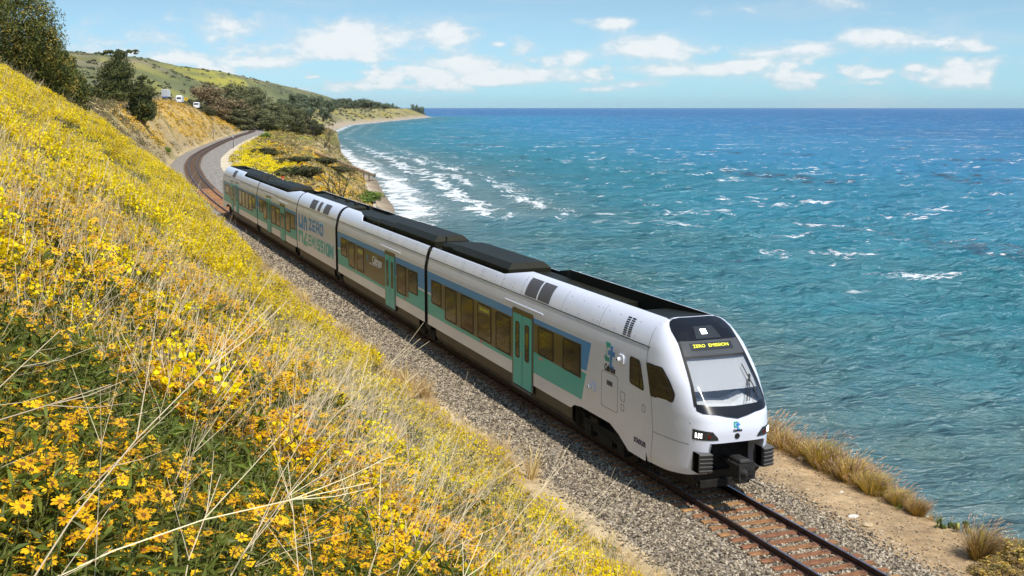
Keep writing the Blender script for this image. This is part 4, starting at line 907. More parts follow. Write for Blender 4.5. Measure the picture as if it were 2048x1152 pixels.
# ------------------------------------------------------------------ scattered growth (geometry nodes, each layer one mass)
def cast(px, py, rmax=3000):
    d = ray(px, py); d = d/np.linalg.norm(d); ts = np.geomspace(1.0, rmax, 2500); P = CAM+ts[:, None]*d; f = P[:, 2]-height(P[:, 0], P[:, 1])
    i = np.where(f < 0)[0]
    if not len(i): return None
    a, b = ts[max(i[0]-1, 0)], ts[i[0]]
    for _ in range(18):
        m_ = (a+b)/2; p = CAM+m_*d
        if p[2] < float(height(p[0], p[1])): b = m_
        else: a = m_
    return CAM+b*d
def hz(x, y): return float(height(np.array([x]), np.array([y]))[0])
def scatter(name, P, rot, scl, idx, variants, label, cat):
    if len(P) == 0: return None
    c = bpy.data.collections.new(name+'_kinds')
    for i, me in enumerate(variants):
        o = bpy.data.objects.new('%s_%02d' % (name+'_kind', i), me); c.objects.link(o)
    me = bpy.data.meshes.new(name); me.vertices.add(len(P)); me.vertices.foreach_set('co', np.asarray(P, np.float32).ravel())
    for nm, ty, arr, key in (('rot', 'FLOAT_VECTOR', rot, 'vector'), ('scl', 'FLOAT', scl, 'value'), ('idx', 'INT', idx, 'value')):
        a = me.attributes.new(nm, ty, 'POINT'); a.data.foreach_set(key, np.asarray(arr, np.int32 if ty == 'INT' else np.float32).ravel())
    me.update(); o = link(name, me); tag(o, label, cat, kind='stuff')
    g = bpy.data.node_groups.new(name, 'GeometryNodeTree'); g.interface.new_socket('Geometry', in_out='INPUT', socket_type='NodeSocketGeometry'); g.interface.new_socket('Geometry', in_out='OUTPUT', socket_type='NodeSocketGeometry')
    gi, go = g.nodes.new('NodeGroupInput'), g.nodes.new('NodeGroupOutput'); ip = g.nodes.new('GeometryNodeInstanceOnPoints'); ci = g.nodes.new('GeometryNodeCollectionInfo')
    ci.inputs['Collection'].default_value = c; ci.inputs['Separate Children'].default_value = True; ci.inputs['Reset Children'].default_value = True
    def att(nm, ty):
        n = g.nodes.new('GeometryNodeInputNamedAttribute'); n.data_type = ty; n.inputs['Name'].default_value = nm; return n.outputs['Attribute']
    g.links.new(gi.outputs[0], ip.inputs['Points']); g.links.new(ci.outputs[0], ip.inputs['Instance']); ip.inputs['Pick Instance'].default_value = True
    g.links.new(att('idx', 'INT'), ip.inputs['Instance Index']); g.links.new(att('rot', 'FLOAT_VECTOR'), ip.inputs['Rotation']); g.links.new(att('scl', 'FLOAT'), ip.inputs['Scale'])
    g.links.new(ip.outputs[0], go.inputs[0]); md = o.modifiers.new('scatter', 'NODES'); md.node_group = g; return o
M_leaf = mat('daisy_leaf', (.105,.125,.015), .55, rand=.7, transl=.3); M_leaf2 = mat('light_leaf', (.17,.20,.025), .6, rand=.6, transl=.3)
M_gstem = mat('green_stem', (.17,.17,.04), .7, rand=.4); M_petal = mat('golden_petal', (.94,.54,.002), .6, rand=.4, transl=.35); M_petal2 = mat('lemon_petal', (.94,.74,.003), .6, rand=.3, transl=.35)
M_disc = mat('flower_centre', (.24,.085,.008), .8, rand=.4); M_dry = mat('dry_stem', (.62,.50,.32), .8, rand=.5); M_straw = mat('straw', (.66,.49,.23), .8, rand=.5, transl=.25); M_twig = mat('dark_twig', (.16,.115,.07), .9, rand=.6)
M_brush = mat('brown_brush', (.16,.125,.06), .9, rand=.6, transl=.1); M_olive = mat('olive_brush', (.085,.10,.022), .8, rand=.6, transl=.2)
def quadleaf(b, base, d, n, L, W, mi, fold=.15):
    base = np.asarray(base, float); d = d/np.linalg.norm(d); s_ = np.cross(d, n); s_ = s_/(np.linalg.norm(s_)+1e-9); nn = np.cross(s_, d)
    b.add([base, base+d*L*.45+s_*W/2+nn*L*fold*.6, base+d*L+nn*L*fold*-.3, base+d*L*.45-s_*W/2+nn*L*fold*.6], [(0,1,2,3)], mi)
def rdir(r, zmin=-1, zmax=1):
    z = r.uniform(zmin, zmax); a = r.uniform(0, 2*pi); s_ = math.sqrt(max(0, 1-z*z)); return np.array([s_*cos(a), s_*sin(a), z])
def head(b, c, ax, R_, r, np_, mp, md_, detail=True):
    ax = ax/np.linalg.norm(ax); u = np.cross(ax, (1, 0, .3)); u /= np.linalg.norm(u); v = np.cross(ax, u); a0 = r.uniform(0, 6)
    for i in range(np_):
        a = a0+2*pi*i/np_+r.uniform(-.12, .12); d = u*cos(a)+v*sin(a); L = R_*r.uniform(.85, 1.1); up_ = r.uniform(-.25, .25)
        s_ = (v*cos(a)-u*sin(a))*R_*.21; p0 = c+d*R_*.18
        b.add([p0, p0+d*L*.5+s_+ax*up_*L*.3, p0+d*L*.82+ax*up_*L*.6, p0+d*L*.5-s_+ax*up_*L*.3], [(0,1,2,3)], mp)
    k = 6; dv = [c+ax*R_*.18]+[c+(u*cos(2*pi*i/k)+v*sin(2*pi*i/k))*R_*.30+ax*R_*.05 for i in range(k)]
    b.add(dv, [(0, 1+i, 1+(i+1) % k) for i in range(k)], md_)
MM = [M_gstem, M_leaf, M_petal, M_disc, M_petal2, M_dry, M_straw, M_leaf2]
def daisy_sprig(seed):
    r = random.Random(seed); b = MB(); h = r.uniform(.30, .46); lean = np.array([r.uniform(-.1, .1), r.uniform(-.1, .1), h]); mid = lean*.5+np.array([r.uniform(-.03, .03), r.uniform(-.03, .03), 0])
    b.tube([(0,0,0), mid, lean], [.004,.0035,.0028], 3, 0, cap=False)
    for i in range(7):
        t = r.uniform(.1, .7); d = rdir(r, .1, .7); quadleaf(b, lean*t, d, np.array([0, 0, 1.]), r.uniform(.05, .085), r.uniform(.014, .024), 1)
    ax = np.array([r.uniform(-.5, .5), r.uniform(-.7, .1), 1.0]); head(b, lean, ax, r.uniform(.026, .036), r, r.randint(9, 12), 2, 3); return b.mesh('daisy_sprig', MM)
def leaf_sprig(seed, m1=1, n=26, h=.30):
    r = random.Random(seed); b = MB()
    for k in range(3):
        tip = np.array([r.uniform(-.14, .14), r.uniform(-.14, .14), h*r.uniform(.7, 1.1)]); b.tube([(0,0,0), tip], [.004,.002], 3, 0, cap=False)
        for i in range(n//3): quadleaf(b, tip*r.uniform(.25, 1), rdir(r, -.1, .8), rdir(r, .2, 1), r.uniform(.05, .09), r.uniform(.013, .024), m1 if r.random() < .75 else 7)
    return b.mesh('leaf_sprig', MM)
def dry_stem(seed):
    r = random.Random(seed); b = MB(); L = r.uniform(.55, 1.2); d = np.array([r.uniform(.25, .9), r.uniform(-.2, .55), r.uniform(.55, 1.0)]); d /= np.linalg.norm(d); pts = [np.zeros(3)]
    for i in range(5):
        d = d+rdir(r)*.10+np.array([.02, 0, -.03]); d /= np.linalg.norm(d); pts.append(pts[-1]+d*L/5)
    rad = r.uniform(.0016, .0031); b.tube(pts, list(np.linspace(rad, rad*.45, 6)), 3, 5, cap=False)
    for i in range(r.randint(1, 4)):
        k = r.randint(2, 4); dd = d+rdir(r)*.7; dd /= np.linalg.norm(dd); b.tube([pts[k], pts[k]+dd*L*.14, pts[k]+dd*L*.26+np.array([0, 0, .02])], [rad*.6, rad*.4, rad*.25], 3, 5, cap=False)
    return b.mesh('dry_stem', MM)
def straw_tuft(seed, n=34, h=.38, mi=6, spread=.5, w_=.006):
    r = random.Random(seed); b = MB()
    for i in range(n):
        a = r.uniform(0, 2*pi); o = np.array([cos(a), sin(a), 0])*r.uniform(0, .08); d = np.array([cos(a)*spread*r.random()+.2, sin(a)*spread*r.random(), 1.0]); d /= np.linalg.norm(d); L = h*r.uniform(.5, 1.15); s_ = np.array([-sin(a), cos(a), 0])*w_*.5
        p1 = o+d*L*.6; p2 = p1+(d+np.array([d[0]*.8, d[1]*.8, -.35]))*L*.42
        b.add([o-s_, o+s_, p1+s_*.8, p1-s_*.8, p2], [(0,1,2,3),(3,2,4)], mi)
    return b.mesh('straw_tuft', MM)
def flower_clump(seed, nf, nl, R_, h, mp, big=False, straws=6):
    r = random.Random(seed); b = MB()
    for i in range(nl):
        a = r.uniform(0, 2*pi); q = R_*math.sqrt(r.random()); p = np.array([q*cos(a), q*sin(a), h*r.uniform(.05, .75)*(1-.4*q/R_)]); quadleaf(b, p, rdir(r, -.2, .8), rdir(r, .2, 1), r.uniform(.06, .11), r.uniform(.018, .03), 1 if r.random() < .55 else 7)
    for i in range(nf):
        a = r.uniform(0, 2*pi); q = R_*math.sqrt(r.random()); p = np.array([q*cos(a), q*sin(a), h*(1-.35*(q/R_)**2)*r.uniform(.72, 1.1)])
        if big: head(b, p, np.array([r.uniform(-.5, .5), r.uniform(-.8, .2), 1.0]), r.uniform(.027, .036), r, 8, mp, 3)
        else:
            s_ = r.uniform(.014, .025)
            for k in range(2): n_ = rdir(r, .0, 1); u = np.cross(n_, (.3, 1, 0)); u /= np.linalg.norm(u); v = np.cross(n_, u); b.add([p+u*s_, p+v*s_, p-u*s_, p-v*s_], [(0,1,2,3)], mp)
        if i % 3 == 0: b.tube([(p[0]*.6, p[1]*.6, 0), p], [.003, .002], 3, 0, cap=False)
    for i in range(straws):
        a = r.uniform(0, 2*pi); q = R_*r.random(); p = np.array([q*cos(a), q*sin(a), 0]); d = np.array([r.uniform(.1, .6), r.uniform(-.2, .3), 1.0]); b.tube([p, p+d*h*r.uniform(.8, 1.5)], [.0035, .0018], 3, 5, cap=False)
    return b.mesh('flower_clump', MM)
def far_clump(seed, n, R_, h, mats_, size, frac):
    """distant low bush: leaf faces in a dome, a share of them blossom"""
    r = random.Random(seed); b = MB()
    for i in range(n):
        d = rdir(r, .0, 1); q = r.uniform(.55, 1.0)**.5; p = np.array([d[0]*R_*q, d[1]*R_*q, d[2]*h*q+.02]); nn = d+rdir(r)*.6; nn /= np.linalg.norm(nn); u = np.cross(nn, rdir(r)); u /= np.linalg.norm(u)+1e-9; v = np.cross(nn, u); s_ = size*r.uniform(.6, 1.3)
        b.add([p+u*s_, p+v*s_*.6, p-u*s_, p-v*s_*.6], [(0,1,2,3)], (1 if (r.random() < frac and d[2] > .25) else 0))
    return b.mesh('bush', mats_)
DS = [daisy_sprig(i) for i in range(8)]; LS = [leaf_sprig(20+i) for i in range(6)]; SS = [dry_stem(40+i) for i in range(10)]; ST = [straw_tuft(60+i) for i in range(5)]
YC = [flower_clump(80+i, 80, 34, .26, .42, 4) for i in range(5)]; DC = [flower_clump(90+i, 26, 60, .26, .40, 2, True) for i in range(5)]
def ring_samples(r0, r1, dens, a0=-16, a1=60, mmin=.2, mmax=60):
    a0, a1 = radians(a0), radians(a1); area = .5*(a1-a0)*(r1*r1-r0*r0); N = int(area*dens); r = np.sqrt(rng.uniform(r0*r0, r1*r1, N)); a = rng.uniform(a0, a1, N)
    x = CAM[0]+r*np.sin(a); y = CAM[1]+r*np.cos(a); m_ = -(x-xt(y))-4.45; k = (m_ > mmin) & (m_ < mmax); return x[k], y[k], m_[k]
STRAWPX = [(800,900,330,105,42),(620,720,200,75,42),(700,1000,120,60,30),(380,330,90,40,35),(260,240,70,26,35),(520,560,60,50,45),(980,1000,180,60,42),(560,860,90,50,30),(430,450,60,20,40)]
GOLDPX = [(150,900,520,330,0),(700,1120,420,150,10),(250,620,260,130,0),(120,480,140,60,0)]
def finish(x, y, sink=.02):
    z = height(x, y)-sink; return np.stack([x, y, z], -1)
def masks(x, y, P):
    px, py, wz_ = proj(P); px = np.where(wz_ > 0, px, 300); py = np.where(wz_ > 0, py, 1300)
    f = fbm(x*.55, y*.55, 111, 4); g = fbm(x*1.6, y*1.6, 113, 3)
    straw = np.clip(blobs(px, py, STRAWPX)*.98+(f-.5)*1.0-.06, 0, 1); gold = np.clip(blobs(px, py, GOLDPX)*1.5+(f-.5)*1.0-.1, 0, 1); return straw, gold, f, g
def rots(N, tilt=.25, yaw=True): return np.stack([rng.normal(0, tilt, N), rng.normal(0, tilt, N), rng.uniform(0, 2*pi, N) if yaw else rng.normal(0, .5, N)], -1)
# nearest slope
x, y, m_ = ring_samples(1.2, 10, 290, a0=-55, a1=75); P = finish(x, y); straw, gold, f, g = masks(x, y, P); k = rng.random(len(x)) < np.clip(1.05-straw*.8, .12, 1)*sstep(.2, 1.2, m_)
scatter('daisy_leaves', P[k], rots(k.sum()), rng.uniform(.8, 1.6, k.sum()), rng.integers(0, 6, k.sum()), LS, 'dense dark green daisy leaves on the near slope', 'leaves')
x, y, m_ = ring_samples(1.9, 11, 800, a0=-45); P = finish(x, y); straw, gold, f, g = masks(x, y, P); k = rng.random(len(x)) < np.clip(gold*1.2-straw*.4, .2, 1)*lerp(.35, 1, sstep(.26, .48, g))
x, y, P = x[k], y[k], P[k]; R_ = rots(len(P), .22); S_ = rng.uniform(.64, 1.02, len(P))*lerp(.8, 1.2, sstep(.3, .7, fbm(x*.9, y*.9, 151, 3))); I_ = rng.integers(0, 8, len(P))
rad_ = np.hypot(x-CAM[0], y); px, py, wz_ = proj(P+np.array([0, 0, .35])); vis = (wz_ > 0) & (px > -10) & (px < 2058) & (py > 0) & (py < 1165); order = np.argsort(np.where(vis, rad_, 1e9)); NI = min(260, int(vis.sum())); near_i = order[:NI]; rest = np.setdiff1d(np.arange(len(P)), near_i)
scatter('daisy_bed', P[rest], R_[rest], S_[rest], I_[rest], DS, 'golden daisies covering the slope in a mass', 'daisies')
# the daisies that show largest are single flowers
def split_daisy(seed):
    r = random.Random(seed); h = r.uniform(.30, .46); lean = np.array([r.uniform(-.1, .1), r.uniform(-.1, .1), h]); b = MB()
    b.tube([(0,0,0), lean*.5+np.array([.015, 0, 0]), lean], [.004,.0035,.0028], 4, 0, cap=False)
    for i in range(8): quadleaf(b, lean*r.uniform(.1, .75), rdir(r, .1, .7), np.array([0, 0, 1.]), r.uniform(.05, .085), r.uniform(.014, .024), 1)
    return b.mesh('daisy', [M_gstem, M_leaf]), lean
SPL = [split_daisy(300+i) for i in range(6)]
pb = MB(); pb.add([(0,.006,0),(.0058,.018,.001),(.0068,.027,.0),(.003,.036,-.002),(-.003,.036,-.002),(-.0068,.027,.0),(-.0058,.018,.001)], [(0,1,2,3,4,5,6)]); PET = pb.mesh('petal', M_petal)
db = MB(); kk = 10; vv = [(0,0,.007)]+[(.006*cos(2*pi*i/kk), .006*sin(2*pi*i/kk), .006) for i in range(kk)]+[(.0115*cos(2*pi*i/kk), .0115*sin(2*pi*i/kk), 0) for i in range(kk)]
db.add(vv, [(0, 1+i, 1+(i+1) % kk) for i in range(kk)]+[(1+i, 1+kk+i, 1+kk+(i+1) % kk, 1+(i+1) % kk) for i in range(kk)]); DISC = db.mesh('flower_centre', M_disc)
rbs = []
for q in range(4):
    r = random.Random(500+q); rb_ = MB(); head(rb_, np.zeros(3), np.array([0, 0, 1.]), .036, r, 11, 0, 0); rb_.f = [f_ for f_ in rb_.f if len(f_) == 4]; rb_.m = [0]*len(rb_.f); rbs.append(rb_.mesh('petals', M_petal))
for q, i in enumerate(near_i):
    me, lean = SPL[q % 6]; o = link('daisy', me); o.location = P[i]; o.rotation_euler = R_[i]; s_ = float(S_[i]); o.scale = (s_, s_, s_)
    tag(o, 'golden daisy with orange brown centre on the near slope', 'flower', 'daisies on the near slope')
    ax = Vector((rnd.uniform(-.45, .45), rnd.uniform(-.75, .15), 1.0)).normalized()
    # heads lean towards the light whichever way the stem is turned
    ax = (o.rotation_euler.to_matrix().inverted() @ ax).normalized(); Q = ax.to_track_quat('Z', 'Y').to_matrix().to_4x4(); T = Matrix.Translation(Vector(lean)) @ Q
    d_ = link('flower_centre', DISC, o); d_.matrix_local = T
    if q < 90:
        npet = rnd.randint(9, 12)
        for j in range(npet):
            p_ = link('petal', PET, o); p_.matrix_local = T @ Matrix.Rotation(2*pi*j/npet+rnd.uniform(-.1, .1), 4, 'Z') @ Matrix.Rotation(rnd.uniform(-.35, .3), 4, 'X') @ Matrix.Scale(rnd.uniform(.9, 1.12), 4)
    else:
        p_ = link('petals', rbs[q % 4], o); p_.matrix_local = T
def layer(name, r0, r1, dens, var, keep, label, cat, s0, s1, tilt=.2, yaw=True, **kw):
    x, y, m_ = ring_samples(r0, r1, dens, **kw); P = finish(x, y); M_ = masks(x, y, P); k = rng.random(len(x)) < keep(M_[0], M_[1], M_[2], M_[3], m_)
    if name == 'dry_stems': k &= (np.hypot(x-CAM[0], y) > 7) | (x-CAM[0] < .28*y)      # none right beside the path down
    n_ = int(k.sum())
    scatter(name, P[k], rots(n_, tilt, yaw), rng.uniform(s0, s1, n_)*lerp(.7, 1.35, sstep(.32, .66, M_[2][k])), rng.integers(0, len(var), n_), var, label, cat)
layer('dry_stems', 1.6, 12, 50, SS, lambda s, go, f, g, m_: np.clip(.06+s*1.0, 0, 1)*(m_ > 2.2), 'pale dry stems leaning among the near daisies', 'dry stems', .7, 1.4, .28, False)
layer('straw_grass', 2.0, 12, 36, ST, lambda s, go, f, g, m_: np.clip(s*1.3-.15, 0, 1), 'tufts of straw coloured grass on the near slope', 'dry grass', .8, 1.6, mmin=-.3)
layer('daisy_clumps', 9.5, 36, 8.5, DC, lambda s, go, f, g, m_: np.clip(go*1.25-s*.75, 0.02, 1)*sstep(.7, 1.5, m_), 'golden daisy clumps farther along the slope', 'daisies', .8, 1.4)
layer('mustard_clumps', 9, 36, 15, YC, lambda s, go, f, g, m_: np.clip(1.05-go*.85-s*.8, .05, 1)*sstep(.7, 1.5, m_)*np.clip(.12+1.4*sstep(.40, .58, f*.6+g*.4), 0, 1), 'lemon yellow blossom clumps along the slope', 'wildflowers', .7, 1.35)
layer('dry_stems_mid', 11, 40, 9, SS, lambda s, go, f, g, m_: np.clip(.14+s*1.0, 0, 1)*(m_ > 1.6), 'pale dry stems standing among the yellow clumps', 'dry stems', .6, 1.25, .25, False)
layer('straw_grass_mid', 11, 60, 9, ST, lambda s, go, f, g, m_: np.clip(s*.55+.02+(1-sstep(.3, 1.6, m_))*.8, 0, 1), 'straw coloured grass along the ballast edge', 'dry grass', .7, 1.35, mmin=-.45)
GU = [flower_clump(220+i, 3, 80, .30, .36, 4, straws=3) for i in range(4)]
layer('green_undergrowth', 9, 40, 7, GU, lambda s, go, f, g, m_: np.clip(.75-s*.5, 0, 1)*sstep(.2, 1.0, m_), 'green leafy undergrowth between the yellow clumps', 'undergrowth', .8, 1.5)
layer('far_undergrowth', 36, 132, 1.6, GU, lambda s, go, f, g, m_: sstep(.6, 1.6, m_)*(1-sstep(.36, .56, f)*.7), 'dark green undergrowth on the upper slope', 'undergrowth', 1.2, 2.2, a1=22, mmax=40)
# farther slope up to the shrubs
FC = [flower_clump(120+i, 130, 30, .42, .5, 4, straws=7) for i in range(4)]
layer('yellow_blossom', 34, 132, 4.2, FC, lambda s, go, f, g, m_: np.clip(1.1-s*.9, .05, 1)*sstep(.6, 1.6, m_)*np.clip(.15+1.3*sstep(.38, .58, f), 0, 1), 'bright yellow blossom over the upper slope', 'wildflowers', .9, 1.7, a1=22, mmax=40)
layer('far_straw', 36, 150, 2.6, [straw_tuft(140+i, 44, .6, 6, .8, .014) for i in range(3)], lambda s, go, f, g, m_: np.clip(s*.6+.04+(1-sstep(.2, 1.2, m_))*.7, 0, 1), 'tall straw grass on the upper slope', 'dry grass', .9, 1.7, a1=24, mmin=-.6, mmax=40)
# far cut and seaward bluff
def box_samples(x0, x1, y0, y1, dens):
    N = int((x1-x0)*(y1-y0)*dens); return rng.uniform(x0, x1, N), rng.uniform(y0, y1, N)
x, y = box_samples(-40, 62, 125, 620, .75); n_ = (x-xt(y)); k = (n_ < -5.5) & (n_ > -42); x, y = x[k], y[k]; P = finish(x, y, .05); px, py, _ = proj(P)
om = blobs(px, py, ORANGE); f = fbm(x*.3, y*.3, 131, 3); isO = rng.random(len(x)) < np.clip(om*1.1*sstep(.36, .56, f), 0, .8)
OB = [far_clump(150+i, 60, .55, .4, [M_olive, M_petal], .09, .6) for i in range(3)]
scatter('orange_blossom', P[isO], rots(isO.sum(), .1), rng.uniform(.7, 1.5, isO.sum()), rng.integers(0, 3, isO.sum()), OB, 'orange yellow flower clumps on the far cutting', 'wildflowers')
lef = sstep(340, 200, px); isB = (~isO) & (rng.random(len(x)) < lerp(.10, .75, lef)*sstep(.36, .56, f)*1.3)
BB = [far_clump(160+i, 70, .75, .75, [M_brush, M_straw], .11, .35) for i in range(3)]+[far_clump(165+i, 70, .75, .8, [M_brush, M_olive], .11, .6) for i in range(2)]
scatter('brown_brush', P[isB], rots(isB.sum(), .1), rng.uniform(.5, 1.5, isB.sum()), rng.integers(0, 5, isB.sum()), BB, 'brown brush on the far cutting', 'brush')
isS = (~isO) & (~isB) & (rng.random(len(x)) < .6)
FT = [straw_tuft(170+i, 26, .75, 6, .9, .03) for i in range(3)]
scatter('cutting_grass', P[isS], rots(isS.sum(), .15), rng.uniform(.6, 1.2, isS.sum()), rng.integers(0, 3, isS.sum()), FT, 'straw grass on the far cutting', 'dry grass')
x, y = box_samples(4, 130, 118, 640, .40); n_ = (x-xt(y)); d_ = xc(y)-x; k = (n_ > 7.5) & (d_ > 7.2); x, y, n_ = x[k], y[k], n_[k]; P = finish(x, y, .05); px, py, _ = proj(P); f = fbm(x*.25, y*.25, 133, 3)
lm = blobs(px, py, LEMON); gm_ = blobs(px, py, GOLD); u = rng.random(len(x)); isL = u < np.clip(lm*1.3*sstep(.25, .5, f), 0, .85); isG = (~isL) & (u < np.clip(gm_*.9*sstep(.4, .6, f), 0, .7))
LB_ = [far_clump(180+i, 70, .6, .6, [M_leaf2, M_petal2], .08, .7) for i in range(3)]
scatter('lemon_blossom', P[isL], rots(isL.sum(), .1), rng.uniform(.8, 1.6, isL.sum()), rng.integers(0, 3, isL.sum()), LB_, 'lemon yellow blossom beside the far track', 'wildflowers')
scatter('gold_blossom', P[isG], rots(isG.sum(), .1), rng.uniform(.7, 1.4, isG.sum()), rng.integers(0, 3, isG.sum()), OB, 'golden blossom clumps on the seaward bluff', 'wildflowers')
isB = (~isL) & (~isG) & (rng.random(len(x)) < .55)
BO = [far_clump(190+i, 70, .8, .7, [M_olive, M_straw], .12, .3) for i in range(3)]+[far_clump(195+i, 60, .8, .6, [M_straw, M_olive], .12, .3) for i in range(2)]
scatter('bluff_brush', P[isB], rots(isB.sum(), .1), rng.uniform(.5, 1.35, isB.sum()), rng.integers(0, 5, isB.sum()), BO, 'olive and straw brush on the seaward bluff', 'brush')
# scrub over the far bluff and hills
a_ = rng.uniform(radians(-8), radians(24), 15000); r_ = np.exp(rng.uniform(math.log(640), math.log(3100), 15000)); x = CAM[0]+r_*np.sin(a_); y = CAM[1]+r_*np.cos(a_); d_ = xc(y)-x; f = fbm(x*.01, y*.006, 141, 4); f2_ = fbm(x*.05, y*.03, 143, 3)
k = (d_ > 16) & (rng.random(len(x)) < np.where(d_ < 110, .75, .5)*sstep(.40, .58, f*.5+f2_*.5)) & ((y > 700) | (x < xt(y)-60)); x, y = x[k], y[k]; P = finish(x, y, .3)
M_scr = mat('far_scrub', (.085,.10,.05), .9, rand=.7); M_scr2 = mat('far_scrub_dry', (.24,.21,.10), .9, rand=.5)
scatter('far_scrub', P, rots(len(P), .08), rng.uniform(1.2, 4.2, len(P)), rng.integers(0, 4, len(P)), [far_clump(230+i, 26, 1.0, .7, [M_scr, M_scr2], .42, .3) for i in range(3)]+[far_clump(235, 26, 1.1, .45, [M_scr2, M_scr], .42, .3)], 'dark scrub dotted over the far bluff and hillsides', 'scrub')
# ballast stones
def stone_mesh(seed, m_):
    r = random.Random(seed); b = MB(); V = []
    import itertools
    for (a, c, d) in itertools.product((-1, 1), repeat=3): V.append((a*r.uniform(.5, 1.1), c*r.uniform(.4, .95), d*r.uniform(.35, .8)))
    b.add(V, [(0,1,3,2),(4,6,7,5),(0,4,5,1),(2,3,7,6),(0,2,6,4),(1,5,7,3)]); return b.mesh('stone', m_)
def stone_material():
    m_ = bpy.data.materials.new('ballast_stone'); m_.use_nodes = True; t = NT(m_.node_tree); oi = t.node('ShaderNodeObjectInfo').outputs['Random']
    c = t.ramp(oi, [(0, (.045,.036,.027)), (.28, (.135,.108,.08)), (.5, (.24,.19,.13)), (.75, (.40,.33,.235)), (1, (.58,.50,.38))]); p = t.node('ShaderNodeBsdfPrincipled', inp={'Base Color': c, 'Roughness': .9, 'Specular IOR Level': .2}); o = t.node('ShaderNodeOutputMaterial'); t.l.new(p.outputs[0], o.inputs[0]); return m_
M_stone = stone_material(); SM = [stone_mesh(200+i, M_stone) for i in range(8)]
_bp = ([-4.0,-3.45,-1.75,-1.3,0,1.3,1.75,2.7,3.2],[-.78,-.52,-.25,-.235,-.225,-.235,-.25,-.46,-.62])
def stones(y0, y1, n0, n1, dens, s0, s1):
    N = int((y1-y0)*(n1-n0)*dens); n_ = rng.uniform(n0, n1, N); y = rng.uniform(y0, y1, N); z = np.interp(n_, *_bp)+grade(y)
    edge = np.maximum(sstep(-3.3, -4.0, n_), sstep(2.4, 3.4, n_)); k = (rng.random(N) > edge*1.0); k &= ~((np.abs(np.abs(n_)-.7525) < .09)); g_ = height(n_+xt(y), y); z = np.maximum(z, g_-.01); return np.stack([n_+xt(y), y, z+.004], -1)[k], rng.uniform(s0, s1, int(k.sum()))
A1, B1 = stones(16, 34, -4.1, 4.6, 290, .022, .048); A2, B2 = stones(34, 62, -4.1, 1.0, 190, .028, .052); A3, B3 = stones(62, 112, -4.1, -.9, 75, .04, .07)
PS = np.concatenate([A1, A2, A3]); SS_ = np.concatenate([B1, B2, B3]); N = len(PS)
scatter('ballast_stones', PS, rng.uniform(0, 6.28, (N, 3)), SS_, rng.integers(0, 8, N), SM, 'loose grey gravel stones along the track', 'gravel')
x = rng.uniform(2.6, 6.0, 6000); y = rng.uniform(17, 44, 6000); k = rng.random(6000) < np.exp(-(x-2.6)*.45); x, y = x[k], y[k]; P = finish(x, y, 0)
scatter('dirt_pebbles', P, rng.uniform(0, 6.28, (len(P), 3)), rng.uniform(.012, .032, len(P)), rng.integers(0, 8, len(P)), SM, 'pebbles strewn on the bare dirt', 'pebbles')
# ------------------------------------------------------------------ trees and shrubs
M_bark = mat('bark', (.13,.095,.065), .9, var=.4, vscale=4, bump=.6, bscale=12); M_bark2 = mat('grey_bark', (.26,.22,.18), .9, var=.35, vscale=3)
def leafset(nm, a, b, c): return [mat(nm+'_dark', a, .7, transl=.2), mat(nm+'_mid', b, .7, transl=.25), mat(nm+'_light', c, .7, transl=.25)]
LF_bush = leafset('bush_leaf', (0.061,0.085,0.019), (0.142,0.157,0.028), (0.355,0.271,0.051)); LF_cyp = leafset('cypress_leaf', (0.034,0.051,0.016), (0.081,0.100,0.026), (0.177,0.177,0.043))
LF_euc = leafset('eucalyptus_leaf', (0.082,0.095,0.042), (0.153,0.161,0.068), (0.271,0.255,0.111)); LF_eub = leafset('brown_leaf', (0.135,0.103,0.055), (0.271,0.197,0.103), (0.431,0.313,0.161)); LF_hazed = leafset('hazed_leaf', (0.095,0.128,0.077), (0.147,0.178,0.095), (0.208,0.224,0.115))  # leaves of the distant trees are paler: haze put into their colour
LF_sh = leafset('shrub_leaf', (0.038,0.045,0.018), (0.088,0.091,0.032), (0.166,0.149,0.052)); LF_gr = leafset('green_leaf', (0.070,0.131,0.021), (0.149,0.236,0.035), (0.280,0.333,0.052))
def crown_mesh(name, blobs_, n_clumps, leaves, size, mats_, seed, clump=(.10, .20), flat=1.0, inner=.35):
    """leaf faces in clumps spread through overlapping ellipsoids (cx,cy,cz,rx,ry,rz)"""
    g = np.random.default_rng(seed); vol = np.array([b[3]*b[4]*b[5] for b in blobs_])**.7; pick = g.choice(len(blobs_), n_clumps, p=vol/vol.sum()); Bq = np.array(blobs_)[pick]
    d = g.normal(size=(n_clumps, 3)); d /= np.linalg.norm(d, axis=1)[:, None]; q = g.uniform(inner, 1.03, n_clumps)**.5; c = Bq[:, :3]+d*Bq[:, 3:]*q[:, None]
    s_ = Bq[:, 3:].min(1)*g.uniform(*clump, n_clumps)*1.6
    ci = np.repeat(np.arange(n_clumps), leaves); N = len(ci); e = g.normal(size=(N, 3)); e /= np.linalg.norm(e, axis=1)[:, None]; e[:, 2] *= flat
    p = c[ci]+e*(s_[ci]*g.uniform(.3, 1.0, N)**.5)[:, None]
    nn = e*.7+d[ci]*.5+g.normal(size=(N, 3))*.45; nn /= np.linalg.norm(nn, axis=1)[:, None]; u = np.cross(nn, g.normal(size=(N, 3))); u /= np.linalg.norm(u, axis=1)[:, None]; v = np.cross(nn, u)
    L = (size*g.uniform(.6, 1.3, N))[:, None]
    V = np.stack([p+u*L, p+v*L*.55, p-u*L, p-v*L*.55], 1).reshape(-1, 3); F = np.arange(N*4).reshape(N, 4)
    cm = g.choice(3, n_clumps, p=(.3, .45, .25)); mi = np.where(g.random(N) < .7, cm[ci], g.choice(3, N)); return mesh_np(name, V, F, mats_, False, mi)
